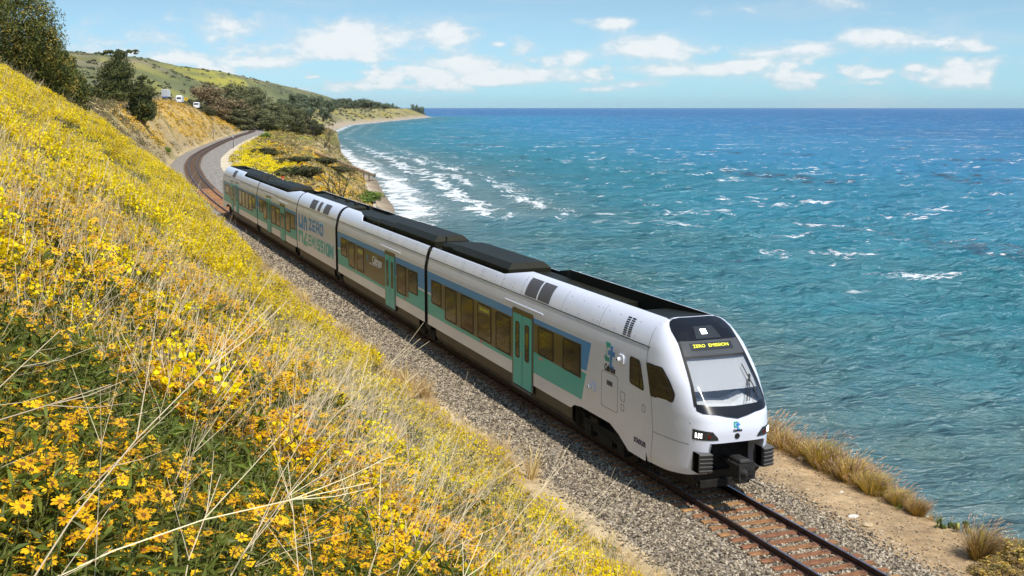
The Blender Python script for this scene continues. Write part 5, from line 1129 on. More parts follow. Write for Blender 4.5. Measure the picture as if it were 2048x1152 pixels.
def limbs(b, base, tops, r0, seed, bend=.2):
    r = random.Random(seed)
    for t in tops:
        base_ = np.array(base, float); t = np.array(t, float); k = 5; pts = [base_+(t-base_)*i/k+np.array([r.uniform(-bend, bend), r.uniform(-bend, bend), 0])*(0 if i in (0,) else 1)*np.linalg.norm(t-base_)*.12 for i in range(k+1)]; b.tube(pts, list(np.linspace(r0, r0*.25, k+1)), 7)
def place_tree(name, crown_me, trunk_me, loc, s_, rz, label, cat, group=None):
    o = empty(name, loc, rz); o.scale = s_ if hasattr(s_, '__len__') else (s_, s_, s_); link('crown', crown_me, o)
    if trunk_me is not None: link('trunk', trunk_me, o)
    return tag(o, label, cat, group)
def at_px(px, r, sink=.1):
    p = atR(px, 215, r); return (p[0], p[1], hz(p[0], p[1])-sink)
# big evergreen bushes at the top of the slope
def bush(px, r, w_, h_, label, seed, rz=0, n=520, sink=.6):
    bl = [(0,0,h_*.45,w_*.40,w_*.36,h_*.45),(-w_*.22,.2,h_*.62,w_*.26,w_*.26,h_*.30),(w_*.24,-.1,h_*.34,w_*.26,w_*.26,h_*.32),(w_*.05,-.3,h_*.74,w_*.24,w_*.22,h_*.24),(-w_*.3,-.2,h_*.3,w_*.24,w_*.22,h_*.28)]
    cm = crown_mesh('crown', bl, n, 46, .095, LF_bush, seed, (.13, .24), inner=.5); b = MB(); limbs(b, (0, 0, -.3), [q[:3] for q in bl], .18, seed); place_tree('evergreen_bush', cm, b.mesh('trunk', M_bark), at_px(px, r, sink), 1, rz, label, 'bush', 'evergreen bushes at the top of the slope')
bush(5, 104, 9.5, 11.5, 'tallest dark evergreen bush crowning the flowery slope', 3, n=900)
bush(78, 106, 5.6, 7.2, 'middle evergreen bush leaning against the tallest one', 4, n=520)
bush(128, 109, 4.6, 5.6, 'low rounded evergreen bush at the end of the bush row', 5, n=420)
bush(-70, 100, 8.0, 10.5, 'evergreen bush behind the tallest one on the hill', 6, n=420)
# windswept cypresses
def cypress(px, r, w_, h_, seed, label, lean):
    g = random.Random(seed); bl = []
    for i in range(26):
        t = g.uniform(.12, 1.0); a = g.uniform(0, 2*pi); q = g.uniform(.1, 1)*w_*.5*(1.05-.55*t); bl.append((q*cos(a)+lean*t*w_*.2, q*sin(a)*.7, h_*t, w_*g.uniform(.12, .22), w_*g.uniform(.12, .2), h_*g.uniform(.035, .07)))
    for i in range(10): t = g.uniform(.15, .8); bl.append((g.uniform(-.28, .28)*w_*(1.1-.5*t), 0, h_*t, w_*.24, w_*.22, h_*.15))
    cm = crown_mesh('crown', bl, 900, 36, .17, LF_cyp, seed, (.3, .75), .55, .1); b = MB(); limbs(b, (0, 0, -.4), [(q[0]*.9, q[1]*.9, q[2]) for q in bl[:14]], .32, seed); place_tree('cypress_tree', cm, b.mesh('trunk', M_bark), at_px(px, r, .4), 1, 0, label, 'tree', 'cypress trees beside the highway')
cypress(220, 262, 11.0, 11.0, 11, 'wind bent cypress with a ragged top beside the evergreen bushes', 1.0)
cypress(281, 268, 8.2, 10.0, 12, 'cypress with bare trunks showing, beside the parked truck on the highway', .6)
b_ = None
# eucalyptus grove
def euc_mesh(seed, lf):
    g = random.Random(seed); bl = []
    for i in range(13): t = g.uniform(.16, .9); a = g.uniform(0, 6.28); q = g.uniform(0, .32)*(1.15-.6*t); bl.append((q*cos(a), q*sin(a), t, g.uniform(.13, .2), g.uniform(.13, .2), g.uniform(.09, .15)))
    b = MB(); limbs(b, (0, 0, -.03), [q[:3] for q in bl[:6]], .02, seed); return crown_mesh('crown', bl, 330, 26, .017, lf, seed, (.2, .42), 1.0, .25), b.mesh('trunk', M_bark2)
EU = [euc_mesh(31, LF_euc), euc_mesh(32, LF_euc), euc_mesh(33, LF_euc)]; EB = [euc_mesh(34, LF_eub), euc_mesh(35, LF_eub)]
def grove(L, kinds, name, cat, group, mk):
    for i, (px, top, r, wpx, lab) in enumerate(L):
        loc = at_px(px, r, .5); h = CAM[2]+(215-top)/2400*r*.985-loc[2]; me = kinds[i % len(kinds)]; w_ = wpx*1.45/2400*r/.78; place_tree(name, me[0], me[1], loc, (w_, w_, max(h, 2)/.99), rnd.uniform(0, 6), lab, cat, group)
grove([(412,165,560,62,'tall brown leaved eucalyptus at the highway end of the grove'),(446,186,585,66,'broad brown eucalyptus standing above the cutting'),(500,215,590,52,'short brown eucalyptus at the foot of the grove'),(425,205,555,56,'low brown eucalyptus under the tallest brown one')], EB, 'eucalyptus_tree', 'tree', 'brown eucalyptus trees', 0)
grove([(465,170,640,60,'tall green eucalyptus rising behind the brown ones'),(488,186,620,62,'green eucalyptus in the middle of the grove'),(520,190,600,66,'broad green eucalyptus with a loose crown'),(545,207,590,56,'green eucalyptus at the seaward edge of the grove'),(478,216,580,60,'low green eucalyptus beside the railway'),(535,226,570,46,'small green eucalyptus above the meadow'),(575,212,760,50,'round eucalyptus by the far bend of the railway'),(560,222,720,44,'small eucalyptus beside the round one'),(455,222,575,50,'low eucalyptus on the cutting slope'),(508,176,660,40,'slender eucalyptus top behind the broad green one')], EU, 'eucalyptus_tree', 'tree', 'green eucalyptus trees', 0)
# highway bank shrubs
def shrub_mesh(seed, lf, nc=150, lv=22, sz=.05):
    g = random.Random(seed); bl = [(g.uniform(-.3, .3), g.uniform(-.3, .3), g.uniform(.25, .6), g.uniform(.3, .45), g.uniform(.3, .45), g.uniform(.25, .4)) for i in range(6)]; b = MB(); limbs(b, (0, 0, -.05), [q[:3] for q in bl], .03, seed); return crown_mesh('crown', bl, nc, lv, sz, lf, seed, (.15, .35), 1, .25), b.mesh('trunk', M_bark)
SHM = [shrub_mesh(51, LF_sh), shrub_mesh(52, LF_sh), shrub_mesh(53, LF_gr)]
def shrub(px, py, w_, h_, k, label, grp, r=None):
    if r is None: p = cast(px, py)
    else: p = at_px(px, r)
    if p is None: return
    place_tree('shrub', SHM[k][0], SHM[k][1], (p[0], p[1], hz(p[0], p[1])-.1), (w_, w_, h_), rnd.uniform(0, 6), label, 'shrub', grp)
for px, r, w_, h_, lab in ((380,520,7,6.5,'dark shrub beside the yellow road sign'),(398,500,7,4.5,'dark shrub on the bank below the brown eucalyptus'),(415,480,6,3.0,'low shrub at the lower end of the bank shrubs'),(368,540,5,5,'dark shrub behind the motorhome')): shrub(px, 0, w_, h_, 0, lab, 'shrubs on the highway bank', r)
for px, r, w_, h_, lab in ((598,520,8,6,'dark coastal shrub beside the meadow'),(612,500,9,7.5,'tallest dark coastal shrub at the bluff edge'),(628,480,7,6,'dark coastal shrub leaning over the beach'),(583,540,6,4,'low coastal shrub at the meadow corner')): shrub(px, 0, w_, h_, 1, lab, 'dark shrubs on the bluff edge', r)
for px, py, w_, h_, k, lab in ((530,308,5,1.8,1,'flat dark shrub in the lemon yellow field'),(548,312,4,1.5,1,'low dark shrub at the end of the yellow field'),(532,278,3,2.6,2,'round green bush by the far ballast'),(592,330,5,2.0,1,'dark shrub in the golden bluff flowers'),(600,355,6,2.2,1,'olive shrub above the pipeline'),(740,402,6,3.0,2,'green shrub beside the sea wall'),(725,408,5,2.4,2,'lower green shrub near the sea wall'),(574,352,3,1.6,2,'small green bush beside the red marker'),(335,306,1.8,1.6,2,'small green bush at the foot of the cutting'),(640,330,6,2.0,1,'dark shrub on the slope beside the pipeline top'),(680,345,5,1.6,0,'low shrub on the slope above the pipeline')): shrub(px, py, w_, h_, k, lab, 'shrubs on the slopes')
shrub(1840, 1026, .55, .42, 2, 'small bright green shrub at the cliff edge', None)
# far groves
FM = []
for sd_ in (61, 62, 63):
    g = random.Random(sd_); bl = [(g.uniform(-.28, .28), g.uniform(-.28, .28), g.uniform(.35, .8), g.uniform(.18, .28), g.uniform(.18, .28), g.uniform(.14, .24)) for i in range(6)]; b = MB(); limbs(b, (0, 0, -.05), [q[:3] for q in bl[:4]], .03, sd_, .1); FM.append((crown_mesh('crown', bl, 110, 18, .05, LF_hazed, sd_, (.25, .5), 1, .2), b.mesh('trunk', M_bark)))
def far_trees(L, lab, grp):
    for i, (px, top, r, wpx) in enumerate(L):
        if px > 655:
            while r < 4200:
                q_ = atR(px, 215, r)
                if float(xc(q_[1]))-q_[0] > 95+(i % 3)*30: break
                r += 25
        loc = at_px(px, r, .5); h = max(CAM[2]+(215-top)/2400*r*.985-loc[2], 4); w_ = wpx*1.35/2400*r; me = FM[i % 3]; place_tree('grove_tree', me[0], me[1], loc, (w_, w_, h), rnd.uniform(0, 6), lab, 'tree', grp)
far_trees([(562,196,1725,26),(578,208,1575,24),(592,189,1875,30),(604,194,1800,30),(620,192,1875,34),(634,194,1950,28),(648,198,1875,26),(655,202,1800,22),(598,207,1500,24),(622,210,1500,26),(645,212,1575,24),(610,216,1350,22),(575,222,1230,28),(585,228,1200,26)], 'dark tree in the grove on the flat below the hills', 'trees on the flat below the hills')
far_trees([(668,203,1800,22),(680,200,1850,24),(692,198,1900,26),(705,200,1900,26),(716,199,2000,26),(727,200,2000,24),(738,199,2050,26),(748,203,2050,24),(758,206,2100,24),(768,208,2150,22),(778,210,2200,22),(672,209,1700,24),(690,209,1750,24),(710,210,1800,26),(730,210,1900,26),(750,212,2000,24),(770,214,2050,22),(786,213,2250,18),(795,215,2300,16),(660,204,1750,20),(785,208,2350,8)], 'dark tree in the long grove above the far bluff', 'trees above the far bluff')
far_trees([(822,214,2800,16),(832,211,2850,16),(842,215,2850,14),(834,206,2880,8)], 'dark tree in the small clump at the far point', 'trees at the far point')
for q, (px, r) in enumerate(((520,1500),(470,1600),(555,1700),(640,1900),(440,1500),(500,1900))): far_trees([(px, 215-(hz(*atR(px, 215, r)[:2])-CAM[2]+7)/r*2400, r, 10)], 'lone dark bush on the yellow streaked hillside', 'lone bushes on the hillside')
# bare and dead growth
def bare_mesh(seed, n, h, r0, depth=4, spread=.75):
    r = random.Random(seed); b = MB()
    def grow(p, d, L, rad, k):
        q = p+d*L*.5+rdir(r)*L*.06; e = p+d*L+rdir(r)*L*.10; b.tube([p, q, e], [rad, rad*.8, rad*.55], 5, cap=False)
        if k == 0: return
        for _ in range(r.randint(2, 3)):
            nd = d+rdir(r)*spread; nd[2] += .05; nd /= np.linalg.norm(nd); grow(e if r.random() < .7 else q, nd, L*r.uniform(.55, .8), rad*.55, k-1)
    for i in range(n):
        d = np.array([r.uniform(-.7, .7), r.uniform(-.5, .5), 1.0]); d /= np.linalg.norm(d); grow(np.array([r.uniform(-.2, .2), r.uniform(-.2, .2), -.1]), d, h*r.uniform(.3, .45), r0, depth)
    return b.mesh('bare_branches', mat('dead_wood', (.045,.032,.022), .9))
M_twl = mat('grey_twig', (.30,.25,.20), .9)
for px, by, top, sd_, n, lab in ((664,398,343,71,3,'dead dark shrub with bare upright branches behind the train'),(686,402,340,72,3,'dead leaning branches beside the upright dead shrub'),(716,404,368,73,2,'low dead branch reaching towards the sea wall'),(648,296,262,74,4,'bare grey shrub at the bluff edge'),(660,306,280,75,4,'twiggy grey shrub over the surf'),(636,284,254,76,3,'bare shrub beside the dark coastal shrubs')):
    p = cast(px, by); r = math.hypot(p[0]-CAM[0], p[1]-CAM[1]); h = min((by-top)/2400*r, 9.0)
    o = link('dead_shrub', bare_mesh(sd_, n, h*1.25, h*.022)); o.location = (p[0], p[1], hz(p[0], p[1])-.05); tag(o, lab, 'dead shrub')
# ------------------------------------------------------------------ cliff edge grasses
M_fg = mat('grass_green', (.27,.23,.03), .7, rand=.3, transl=.3); M_fs = mat('grass_straw', (.70,.48,.10), .7, rand=.4, transl=.3); M_fp = mat('grass_plume', (.60,.42,.28), .8, rand=.4, transl=.3); M_fb = mat('grass_brown', (.26,.17,.075), .8, rand=.3, transl=.2)
def grass_clump(seed, n=480, h=.66, spread=.55, mix=(.4, .5)):
    r = random.Random(seed); bl, pl = MB(), MB(); wind = np.array([.35, -.25, 0])
    for i in range(n):
        a = r.uniform(0, 2*pi); q = .22*math.sqrt(r.random()); o = np.array([q*cos(a), q*sin(a), -.05]); d = np.array([cos(a)*spread*q/.22*r.uniform(.5, 1.2), sin(a)*spread*q/.22*r.uniform(.5, 1.2), 1.0]); d /= np.linalg.norm(d); L = h*r.uniform(.55, 1.15); w_ = r.uniform(.005, .010); s_ = np.array([-sin(a), cos(a), 0])*w_
        p1 = o+d*L*.45; d2 = d+wind*.25+np.array([d[0]*.5, d[1]*.5, -.15]); p2 = p1+d2/np.linalg.norm(d2)*L*.35; d3 = d2+wind*.4+np.array([d[0]*.6, d[1]*.6, -.45]); p3 = p2+d3/np.linalg.norm(d3)*L*.28
        u = r.random(); mi = 0 if u < mix[0] else 1 if u < mix[0]+mix[1] else 2; bl.add([o-s_, o+s_, p1+s_*.9, p1-s_*.9, p2+s_*.6, p2-s_*.6, p3], [(0,1,2,3),(3,2,4,5),(5,4,6)], mi)
        if i % 6 == 0:
            t = d2/np.linalg.norm(d2); e = o+d*L*.6; f = e+t*L*.55; g_ = f+(t+wind*.8+np.array([0, 0, -.3]))*.11; pl.tube([e, f], [.0022, .0018], 3, 0, cap=False); pl.tube([f, f+(g_-f)*.5, g_], [.005, .010, .003], 5, 0, cap=False)
    return bl.mesh('blades', [M_fg, M_fs, M_fb]), pl.mesh('plumes', M_fp)
GC = [grass_clump(401), grass_clump(402, mix=(.3, .6)), grass_clump(403, mix=(.5, .4)), grass_clump(404, mix=(.15, .65))]; GB = grass_clump(405, 800, .8, .6, (.15, .35))
def fountain(x, y, s_, me, label, grp):
    o = empty('tussock', (x, y, hz(x, y)-.03), rnd.uniform(-.4, .4)); o.scale = (s_*rnd.uniform(.9, 1.15), s_*rnd.uniform(.9, 1.15), s_); link('grass_blades', me[0], o); link('seed_plumes', me[1], o); tag(o, label, 'tussock', grp)
yy = 27.3
while yy < 47:
    for q in range(3 if yy > 29 else 2):
        p = atZ(np.interp(yy, [26,28,30,33,36,40,47], [1905,1828,1750,1648,1560,1470,1350]), 0, -.6) if False else None
        x_ = float(np.interp(yy, [26,28,30,33,36,47], [6.0,6.15,6.2,6.2,6.35,6.6]))-.35+q*.42+rnd.uniform(-.16, .16)
        sc_ = float(np.interp(yy, [27,28.4,29.5,31,47], [.6,.9,1.15,1.35,1.4]))*rnd.uniform(.72, 1.25); fountain(x_, yy+rnd.uniform(-.15, .15), sc_, GC[rnd.randrange(4)], 'tawny fountain grass clump with pinkish plumes along the cliff edge', 'fountain grass along the cliff edge')
    yy += float(np.interp(yy, [27,31,47], [.30,.36,.6]))
ym_ = rng.uniform(26.6, 47, 900); xm_ = np.interp(ym_, [26,28,30,33,36,47], [6.0,6.15,6.2,6.2,6.35,6.6])+rng.normal(.1, .28, 900); Pm_ = finish(xm_, ym_, .03)
scatter('edge_grass', Pm_, rots(900, .3), rng.uniform(.5, 1.1, 900), rng.integers(0, 3, 900), [straw_tuft(260+i, 40, .42, 6, .9, .008) for i in range(2)]+[straw_tuft(263, 36, .36, 7, .9, .008)], 'matted low grass along the cliff edge', 'grass')
p = cast(1962, 1118); fountain(p[0], p[1], 1.15, GB, 'big brown fountain grass clump standing alone near the cactus', None)
p = cast(1990, 1100); fountain(p[0]+.5, p[1]+.2, .8, GC[3], 'straw fountain grass clump behind the big brown one', None)
# dry corner bush
LF_dry = [M_fs, M_fb, mat('dry_olive_leaf', (.17,.15,.04), .8)]
def dry_bush(px, py, w_, h_, sd_, lab):
    p = cast(px, py); g = random.Random(sd_); bl = [(g.uniform(-.3, .3), g.uniform(-.3, .3), g.uniform(.2, .55), .32, .32, .28) for i in range(6)]; cm = crown_mesh('crown', bl, 260, 30, .028, LF_dry, sd_, (.12, .3), 1.0, .1); b = MB(); limbs(b, (0, 0, -.05), [q[:3] for q in bl], .02, sd_)
    place_tree('dry_bush', cm, b.mesh('trunk', M_twig), (p[0], p[1], hz(p[0], p[1])-.08), (w_, w_, h_), 0, lab, 'bush', 'dry bushes at the cliff edge')
dry_bush(2035, 1128, 1.9, 1.0, 81, 'straw coloured dry bush beside the big brown grass clump'); dry_bush(1990, 1150, 1.3, .55, 82, 'low dry bush between the ballast and the brown grass'); dry_bush(2060, 1090, 1.6, .9, 83, 'dry olive bush hanging over the cliff edge')
# prickly pears
M_pad = mat('cactus_pad', (.075,.105,.022), .6, var=.25, vscale=20); M_padl = mat('cactus_pad_pale', (.36,.36,.10), .6)
def pad_mesh():
    b = MB(); nu, nv = 10, 6; V = [(0, 0, 0)]
    for j in range(1, nv):
        t = pi*j/nv
        for i in range(nu): a = 2*pi*i/nu; V.append((.5*sin(t)*cos(a)*(1+.12*(1-cos(t))), .13*sin(t)*sin(a), .5-.5*cos(t)))
    V.append((0, 0, 1)); Fq = [(0, 1+(i+1) % nu, 1+i) for i in range(nu)]+[(1+(j-1)*nu+i, 1+(j-1)*nu+(i+1) % nu, 1+j*nu+(i+1) % nu, 1+j*nu+i) for j in range(1, nv-1) for i in range(nu)]+[(1+(nv-2)*nu+i, 1+(nv-2)*nu+(i+1) % nu, len(V)-1) for i in range(nu)]; b.add(V, Fq); return b
pbm = pad_mesh(); PD = pbm.mesh('pad', M_pad, True); PL = pbm.mesh('pad', M_padl, True)
for px, py, n_, lab in ((1888,1056,8,'prickly pear cactus at the cliff edge beside the straw tufts'),(1920,1064,7,'prickly pear cactus with one pale pad beside the big grass clump')):
    p = cast(px, py); o = empty('prickly_pear', (p[0], p[1], hz(p[0], p[1]))); tag(o, lab, 'cactus', 'prickly pears at the cliff edge')
    for i in range(n_):
        q = link('pad', PL if (n_ == 7 and i == 2) else PD, o); q.location = (rnd.uniform(-.22, .22), rnd.uniform(-.12, .12), rnd.choice((-.03, -.02, .12))); q.rotation_euler = (rnd.uniform(-.3, .3), rnd.uniform(-.5, .5), rnd.uniform(0, 3)); s_ = rnd.uniform(.15, .22); q.scale = (s_, s_, s_)
# straw tufts by the cactus
for px, py in ((1862,1035),(1875,1028),(1848,1030)): p = cast(px, py); fountain(p[0], p[1], .45, GC[1], 'small straw grass tuft between the green shrub and the cactus', 'straw tufts by the cactus')
# ------------------------------------------------------------------ rocks
def rock(px, py, w_, h_, m_, lab, sd_, rz=0):
    r = random.Random(sd_); b = MB(); nu, nv = 12, 7; V = [(0, 0, -.3)]
    for j in range(1, nv):
        t = pi*j/nv
        for i in range(nu): a = 2*pi*i/nu; k = 1+r.uniform(-.16, .16); V.append((.5*sin(t)*cos(a)*k, .36*sin(t)*sin(a)*k, .42*-cos(t)*k+.1))
    V.append((0, 0, .52)); Fq = [(0, 1+(i+1) % nu, 1+i) for i in range(nu)]+[(1+(j-1)*nu+i, 1+(j-1)*nu+(i+1) % nu, 1+j*nu+(i+1) % nu, 1+j*nu+i) for j in range(1, nv-1) for i in range(nu)]+[(1+(nv-2)*nu+i, 1+(nv-2)*nu+(i+1) % nu, len(V)-1) for i in range(nu)]
    b.add(V, Fq); p = cast(px, py); o = b.build('rock', m_); o.location = (p[0], p[1], hz(p[0], p[1])+h_*.1); o.scale = (w_, w_, h_); o.rotation_euler = (0, 0, rz); tag(o, lab, 'rock')
M_rk = mat('rock_brown', (.21,.15,.10), .9, var=.4, vscale=3, bump=.5); M_rt = mat('rock_tan', (.52,.40,.24), .9, var=.25, vscale=3, bump=.4); M_rw = mat('rock_white', (.66,.62,.55), .9, var=.15, vscale=3)
rock(1678, 950, .52, .42, M_rk, 'brown boulder at the foot of the fountain grass', 1); rock(1735, 1052, .34, .16, M_rt, 'smooth tan stone at the ballast edge', 2, .4); rock(1706, 1034, .32, .10, M_rw, 'flat white stone beside the tan stone', 3)
rock(1742, 1028, .14, .07, M_rt, 'small tan stone on the dirt behind the flat white one', 4); rock(1076, 944, .30, .16, M_rt, 'tan stone where the flowers meet the ballast', 5); rock(1615, 980, .16, .08, M_rt, 'small tan stone on the dirt below the boulder', 6); rock(1683, 985, .15, .07, M_rw, 'small pale stone on the dirt near the boulder', 7); rock(1605, 920, .40, .24, M_rt, 'golden straw covered stone in front of the grass', 8)
rock(172, 317, .9, .55, M_rw, 'white stone half hidden in the yellow flowers', 9)
# ------------------------------------------------------------------ coast works
M_rust = mat('rusty_pipe', (.36,.24,.13), .8, .1, var=.4, vscale=.7, stretch=(1,1,1)); M_conc = mat('sea_wall_concrete', (.52,.44,.34), .9, var=.2, vscale=.5, bump=.4)
a, c = cast(632, 312), cast(748, 361)
pl_ = empty('pipeline', tuple(a)); tag(pl_, 'rusty pipeline running down the bluff to the beach', 'pipeline')
pts = []
for t in np.linspace(0, 1, 10): q = a+(c-a)*t; pts.append((q[0]-a[0], q[1]-a[1], max(hz(q[0], q[1])+.9, lerp(a[2]+.8, c[2]+1.8, t))-a[2]))
b = MB(); b.tube(pts, .52, 10); b.build('pipe', M_rust, pl_, smooth=True)
for i in (3, 5, 7, 8): b = MB(); x_, y_, z_ = pts[i]; b.tube([(x_, y_, z_), (x_, y_, z_-4)], .2, 6); b.build('support_post', M_twig, pl_)
b = MB(); b.tube([pts[-1], (pts[-1][0]+.5, pts[-1][1]-.2, pts[-1][2]-.25)], [.62, .62], 10); b.build('end_flange', M_rub, pl_)
wp = [(float(xc(v))-6.6, v) for v in np.linspace(262, 366, 14)]
b = MB(); V = []
for i, (x_, y_) in enumerate(wp): V += [(x_-.8, y_, -16), (x_+.9, y_, -16), (x_+.5, y_, -12.6), (x_-.3, y_, -12.6)]
Fq = [(4*i+j, 4*i+(j+1) % 4, 4*i+4+(j+1) % 4, 4*i+4+j) for i in range(13) for j in range(4)]+[(3,2,1,0), tuple(4*13+j for j in range(4))]; b.add(V, Fq); tag(b.build('sea_wall', M_conc), 'pale sea wall between the bluff and the beach', 'wall')
# ------------------------------------------------------------------ highway, vehicles, signs, posts
M_asph = mat('asphalt', (.055,.055,.055), .9, var=.2, vscale=2); M_tw = mat('truck_white', (.78,.79,.80), .5); M_tg = mat('truck_grey', (.40,.41,.43), .6); M_tyre = mat('tyre', (.02,.02,.02), .8); M_vg = mat('vehicle_glass', (.03,.04,.05), .1); M_tb = mat('vehicle_blue', (.06,.12,.32), .5); M_tr_ = mat('vehicle_red', (.35,.04,.03), .5); M_sy = mat('sign_yellow', (.75,.48,.02), .6); M_sb = mat('sign_black', (.02,.02,.02), .6); M_pole = mat('pole_wood', (.10,.08,.06), .9); M_mr = mat('marker_red', (.55,.05,.03), .6)
hw = MB(); V = []
for y_ in np.arange(300, 600, 5.0): x_ = float(xt(y_))-26; V += [(x_+q_, y_, hz(x_+q_, y_)+.05) for q_ in (-7, -3.5, 0, 3.5)]
hw.add(V, [(4*i+j, 4*i+j+1, 4*i+5+j, 4*i+4+j) for i in range(len(V)//4-1) for j in range(3)]); tag(hw.build('road', M_asph), 'coastal highway above the cutting', 'road', kind='structure')
def roadz(x, y): return hz(x, y)+.08
def wheels(o, pos, R_):
    for x_, y_ in pos: b = MB(); b.tube([(x_-.14, y_, R_), (x_+.14, y_, R_)], R_, 14); b.build('wheel', M_tyre, o)
p = atR(330, 200, 428); o = empty('box_truck', (p[0], p[1], roadz(p[0], p[1])+.1), -.22); tag(o, 'white box truck seen from behind on the highway', 'truck'); o.scale = (.85, .85, .85)
b = MB(); b.box(-1.25, 1.25, 0, 6.5, 1.0, 3.9, ch=.04); b.build('cargo_box', M_tw, o)
for s_ in (-1, 1): b = MB(); b.box(min(s_*.04, s_*1.18), max(s_*.04, s_*1.18), -.05, 0, 1.08, 3.8); b.build('rear_door', M_tg, o)
b = MB(); b.box(-1.05, 1.05, 6.7, 8.9, .7, 2.9, ch=.2); b.build('cab', M_tw, o); b = MB(); b.box(-1.1, 1.1, 0, 8.6, .55, 1.0); b.build('chassis', M_sb, o); b = MB(); b.box(-1.2, 1.2, -.12, 0, .6, .95); b.build('bumper', M_tb, o)
for s_ in (-.95, .95): b = MB(); b.box(s_-.12, s_+.12, -.16, -.12, .75, .9); b.build('tail_lamp', M_tr_, o)
wheels(o, [(-1.05, 1.5), (1.05, 1.5), (-1.05, 7.6), (1.05, 7.6)], .48)
p = atR(358, 203, 440); o = empty('motorhome', (p[0], p[1], roadz(p[0], p[1])+.1), -.2); tag(o, 'white motorhome with a dark rear window on the highway', 'motorhome'); o.scale = (.85, .85, .85)
b = MB(); b.box(-1.2, 1.2, 0, 6.2, .6, 3.0, ch=.2); b.build('body', M_tw, o); b = MB(); b.box(-.85, .85, -.03, 0, 1.75, 2.45); b.build('rear_window', M_vg, o); b = MB(); b.box(-1.0, 1.0, 6.2, 7.4, .5, 1.9, ch=.3); b.build('cab', M_tw, o); b = MB(); b.box(-1.15, 1.15, -.15, 0, .5, .75); b.build('bumper', M_tg, o)
for s_ in (-.95, .95): b = MB(); b.box(s_-.1, s_+.1, -.04, 0, 1.0, 1.3); b.build('tail_lamp', M_tr_, o)
b = MB(); b.box(-1.0, 1.0, .4, 3.4, 3.0, 3.25, ch=.1); b.build('roof_rack', M_tw, o); wheels(o, [(-1.05, 1.4), (1.05, 1.4), (-1.0, 6.5), (1.0, 6.5)], .4)
p = atR(392, 205, 455); o = empty('van', (p[0], p[1], roadz(p[0], p[1])), -.2); tag(o, 'white van half hidden by the shrubs on the highway', 'van'); b = MB(); b.box(-.95, .95, 0, 4.6, .5, 2.4, ch=.2); b.build('body', M_tw, o); b = MB(); b.box(-.75, .75, -.03, 0, 1.5, 2.1); b.build('rear_window', M_vg, o); wheels(o, [(-.85, 1), (.85, 1), (-.85, 3.8), (.85, 3.8)], .36)
p = atR(372, 200, 440); o = empty('road_sign', (p[0], p[1], roadz(p[0], p[1])-.5)); tag(o, 'yellow diamond warning sign with a black arrow by the highway', 'sign'); b = MB(); b.tube([(0, 0, 0), (0, 0, 3.0)], .06, 6); b.build('post', M_tg, o); b = MB(); b.prism([(0,-.75),(.75,0),(0,.75),(-.75,0)], lambda q: (q[0], 0, 2.6+q[1]), lambda q: (q[0], -.08, 2.6+q[1])); b.build('panel', M_sy, o); b = MB(); b.prism([(-.1,-.4),(.1,-.4),(.1,.1),(.3,.1),(0,.45),(-.3,.1),(-.1,.1)], lambda q: (q[0], -.081, 2.6+q[1]), lambda q: (q[0], -.1, 2.6+q[1])); b.build('arrow', M_sb, o)
for q, (px, r) in enumerate(((365,620),(404,900),(505,900),(640,2200),(648,2150),(655,2250),(612,2000),(700,2500))):
    p = at_px(px, r, .3); h = 12 if r < 1000 else 16; o = empty('utility_pole', p); tag(o, 'utility pole beside the highway shrubs' if q == 0 else 'thin utility pole standing on the distant hillside', 'pole', None if q == 0 else 'utility poles on the hills'); b = MB(); b.tube([(0, 0, 0), (0, 0, h)], [.18, .12] if r < 1000 else [.28, .22], 6); b.build('pole', M_pole, o); b = MB(); b.box(-1.2, 1.2, -.08, .08, h-1.2, h-1.0); b.build('crossarm', M_pole, o)
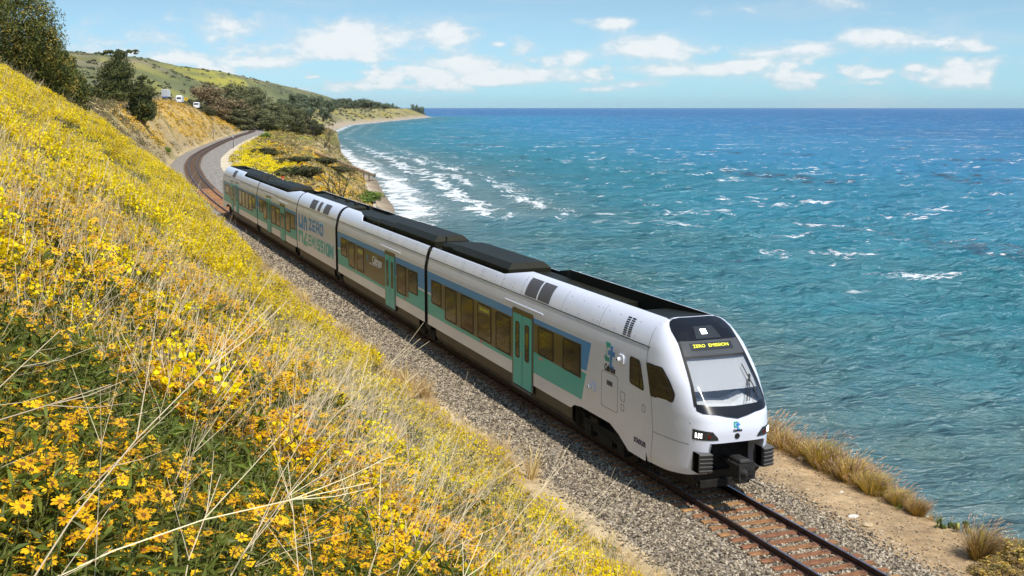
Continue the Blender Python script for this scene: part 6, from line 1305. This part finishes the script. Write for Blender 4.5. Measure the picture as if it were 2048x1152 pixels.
p = cast(566, 366); o = empty('marker_post', tuple(p)); k_ = np.linalg.norm(p-CAM)*13/2400/2.2; o.scale = (k_, k_, k_); tag(o, 'white marker post with two red tops beside the bluff', 'marker post')
for s_ in (-.22, .22): b = MB(); b.box(s_-.16, s_+.16, -.03, .03, .9, 2.2); b.build('red_panel', M_mr, o)
b = MB(); b.box(-.1, .1, -.04, .04, -.2, 1.4); b.build('post', M_tw, o)
for y_, n_ in ((345, 5.6), (420, -5.4)): q = tp(y_, n_, -.4); o = empty('trackside_post', q); tag(o, 'dark post on the ballast shoulder of the far curve' if n_ > 0 else 'dark post at the foot of the far cutting', 'post'); b = MB(); b.tube([(0, 0, -.3), (0, 0, 3.6)], [.10, .08], 6); b.build('post', M_pole, o); b = MB(); b.box(-.2, .2, -.06, .06, 2.6, 3.3); b.build('cabinet', M_tg, o)
M_roofh = mat('house_roof', (.5,.46,.42), .8); M_wallh = mat('house_wall', (.75,.73,.68), .8)
for px, r, lab in ((553, 900, 'small white building among the trees by the highway'), (575, 720, 'low pale building under the round eucalyptus')):
    p = at_px(px, r, .2); o = empty('building', p, .3); tag(o, lab, 'building'); b = MB(); b.box(-4, 4, -3, 3, 0, 3); b.build('wall', M_wallh, o); b = MB(); b.add([(-4.4,-3.4,3),(4.4,-3.4,3),(4.4,3.4,3),(-4.4,3.4,3),(-4.4,0,4.4),(4.4,0,4.4)], [(0,1,5,4),(2,3,4,5),(0,4,3),(1,2,5)]); b.build('roof', M_roofh, o)
    for s_ in (-2, 1.6): b = MB(); b.box(s_-.5, s_+.5, -3.04, -3, 1, 2.1); b.build('window', M_vg, o)

# ------------------------------------------------------------------ haze
hzm = bpy.data.materials.new('haze'); hzm.use_nodes = True; t = NT(hzm.node_tree)
pv_ = t.node('ShaderNodeVolumePrincipled', inp={'Color': (.90,.95,1.0,1), 'Density': 1.2e-5, 'Anisotropy': .2}); oo = t.node('ShaderNodeOutputMaterial'); t.l.new(pv_.outputs[0], oo.inputs['Volume'])
b = MB(); b.box(-34000, 34000, -34000, 34000, -46, 200); hb = b.build('haze', hzm); tag(hb, 'thin sea haze over the whole coast', 'haze', kind='stuff')
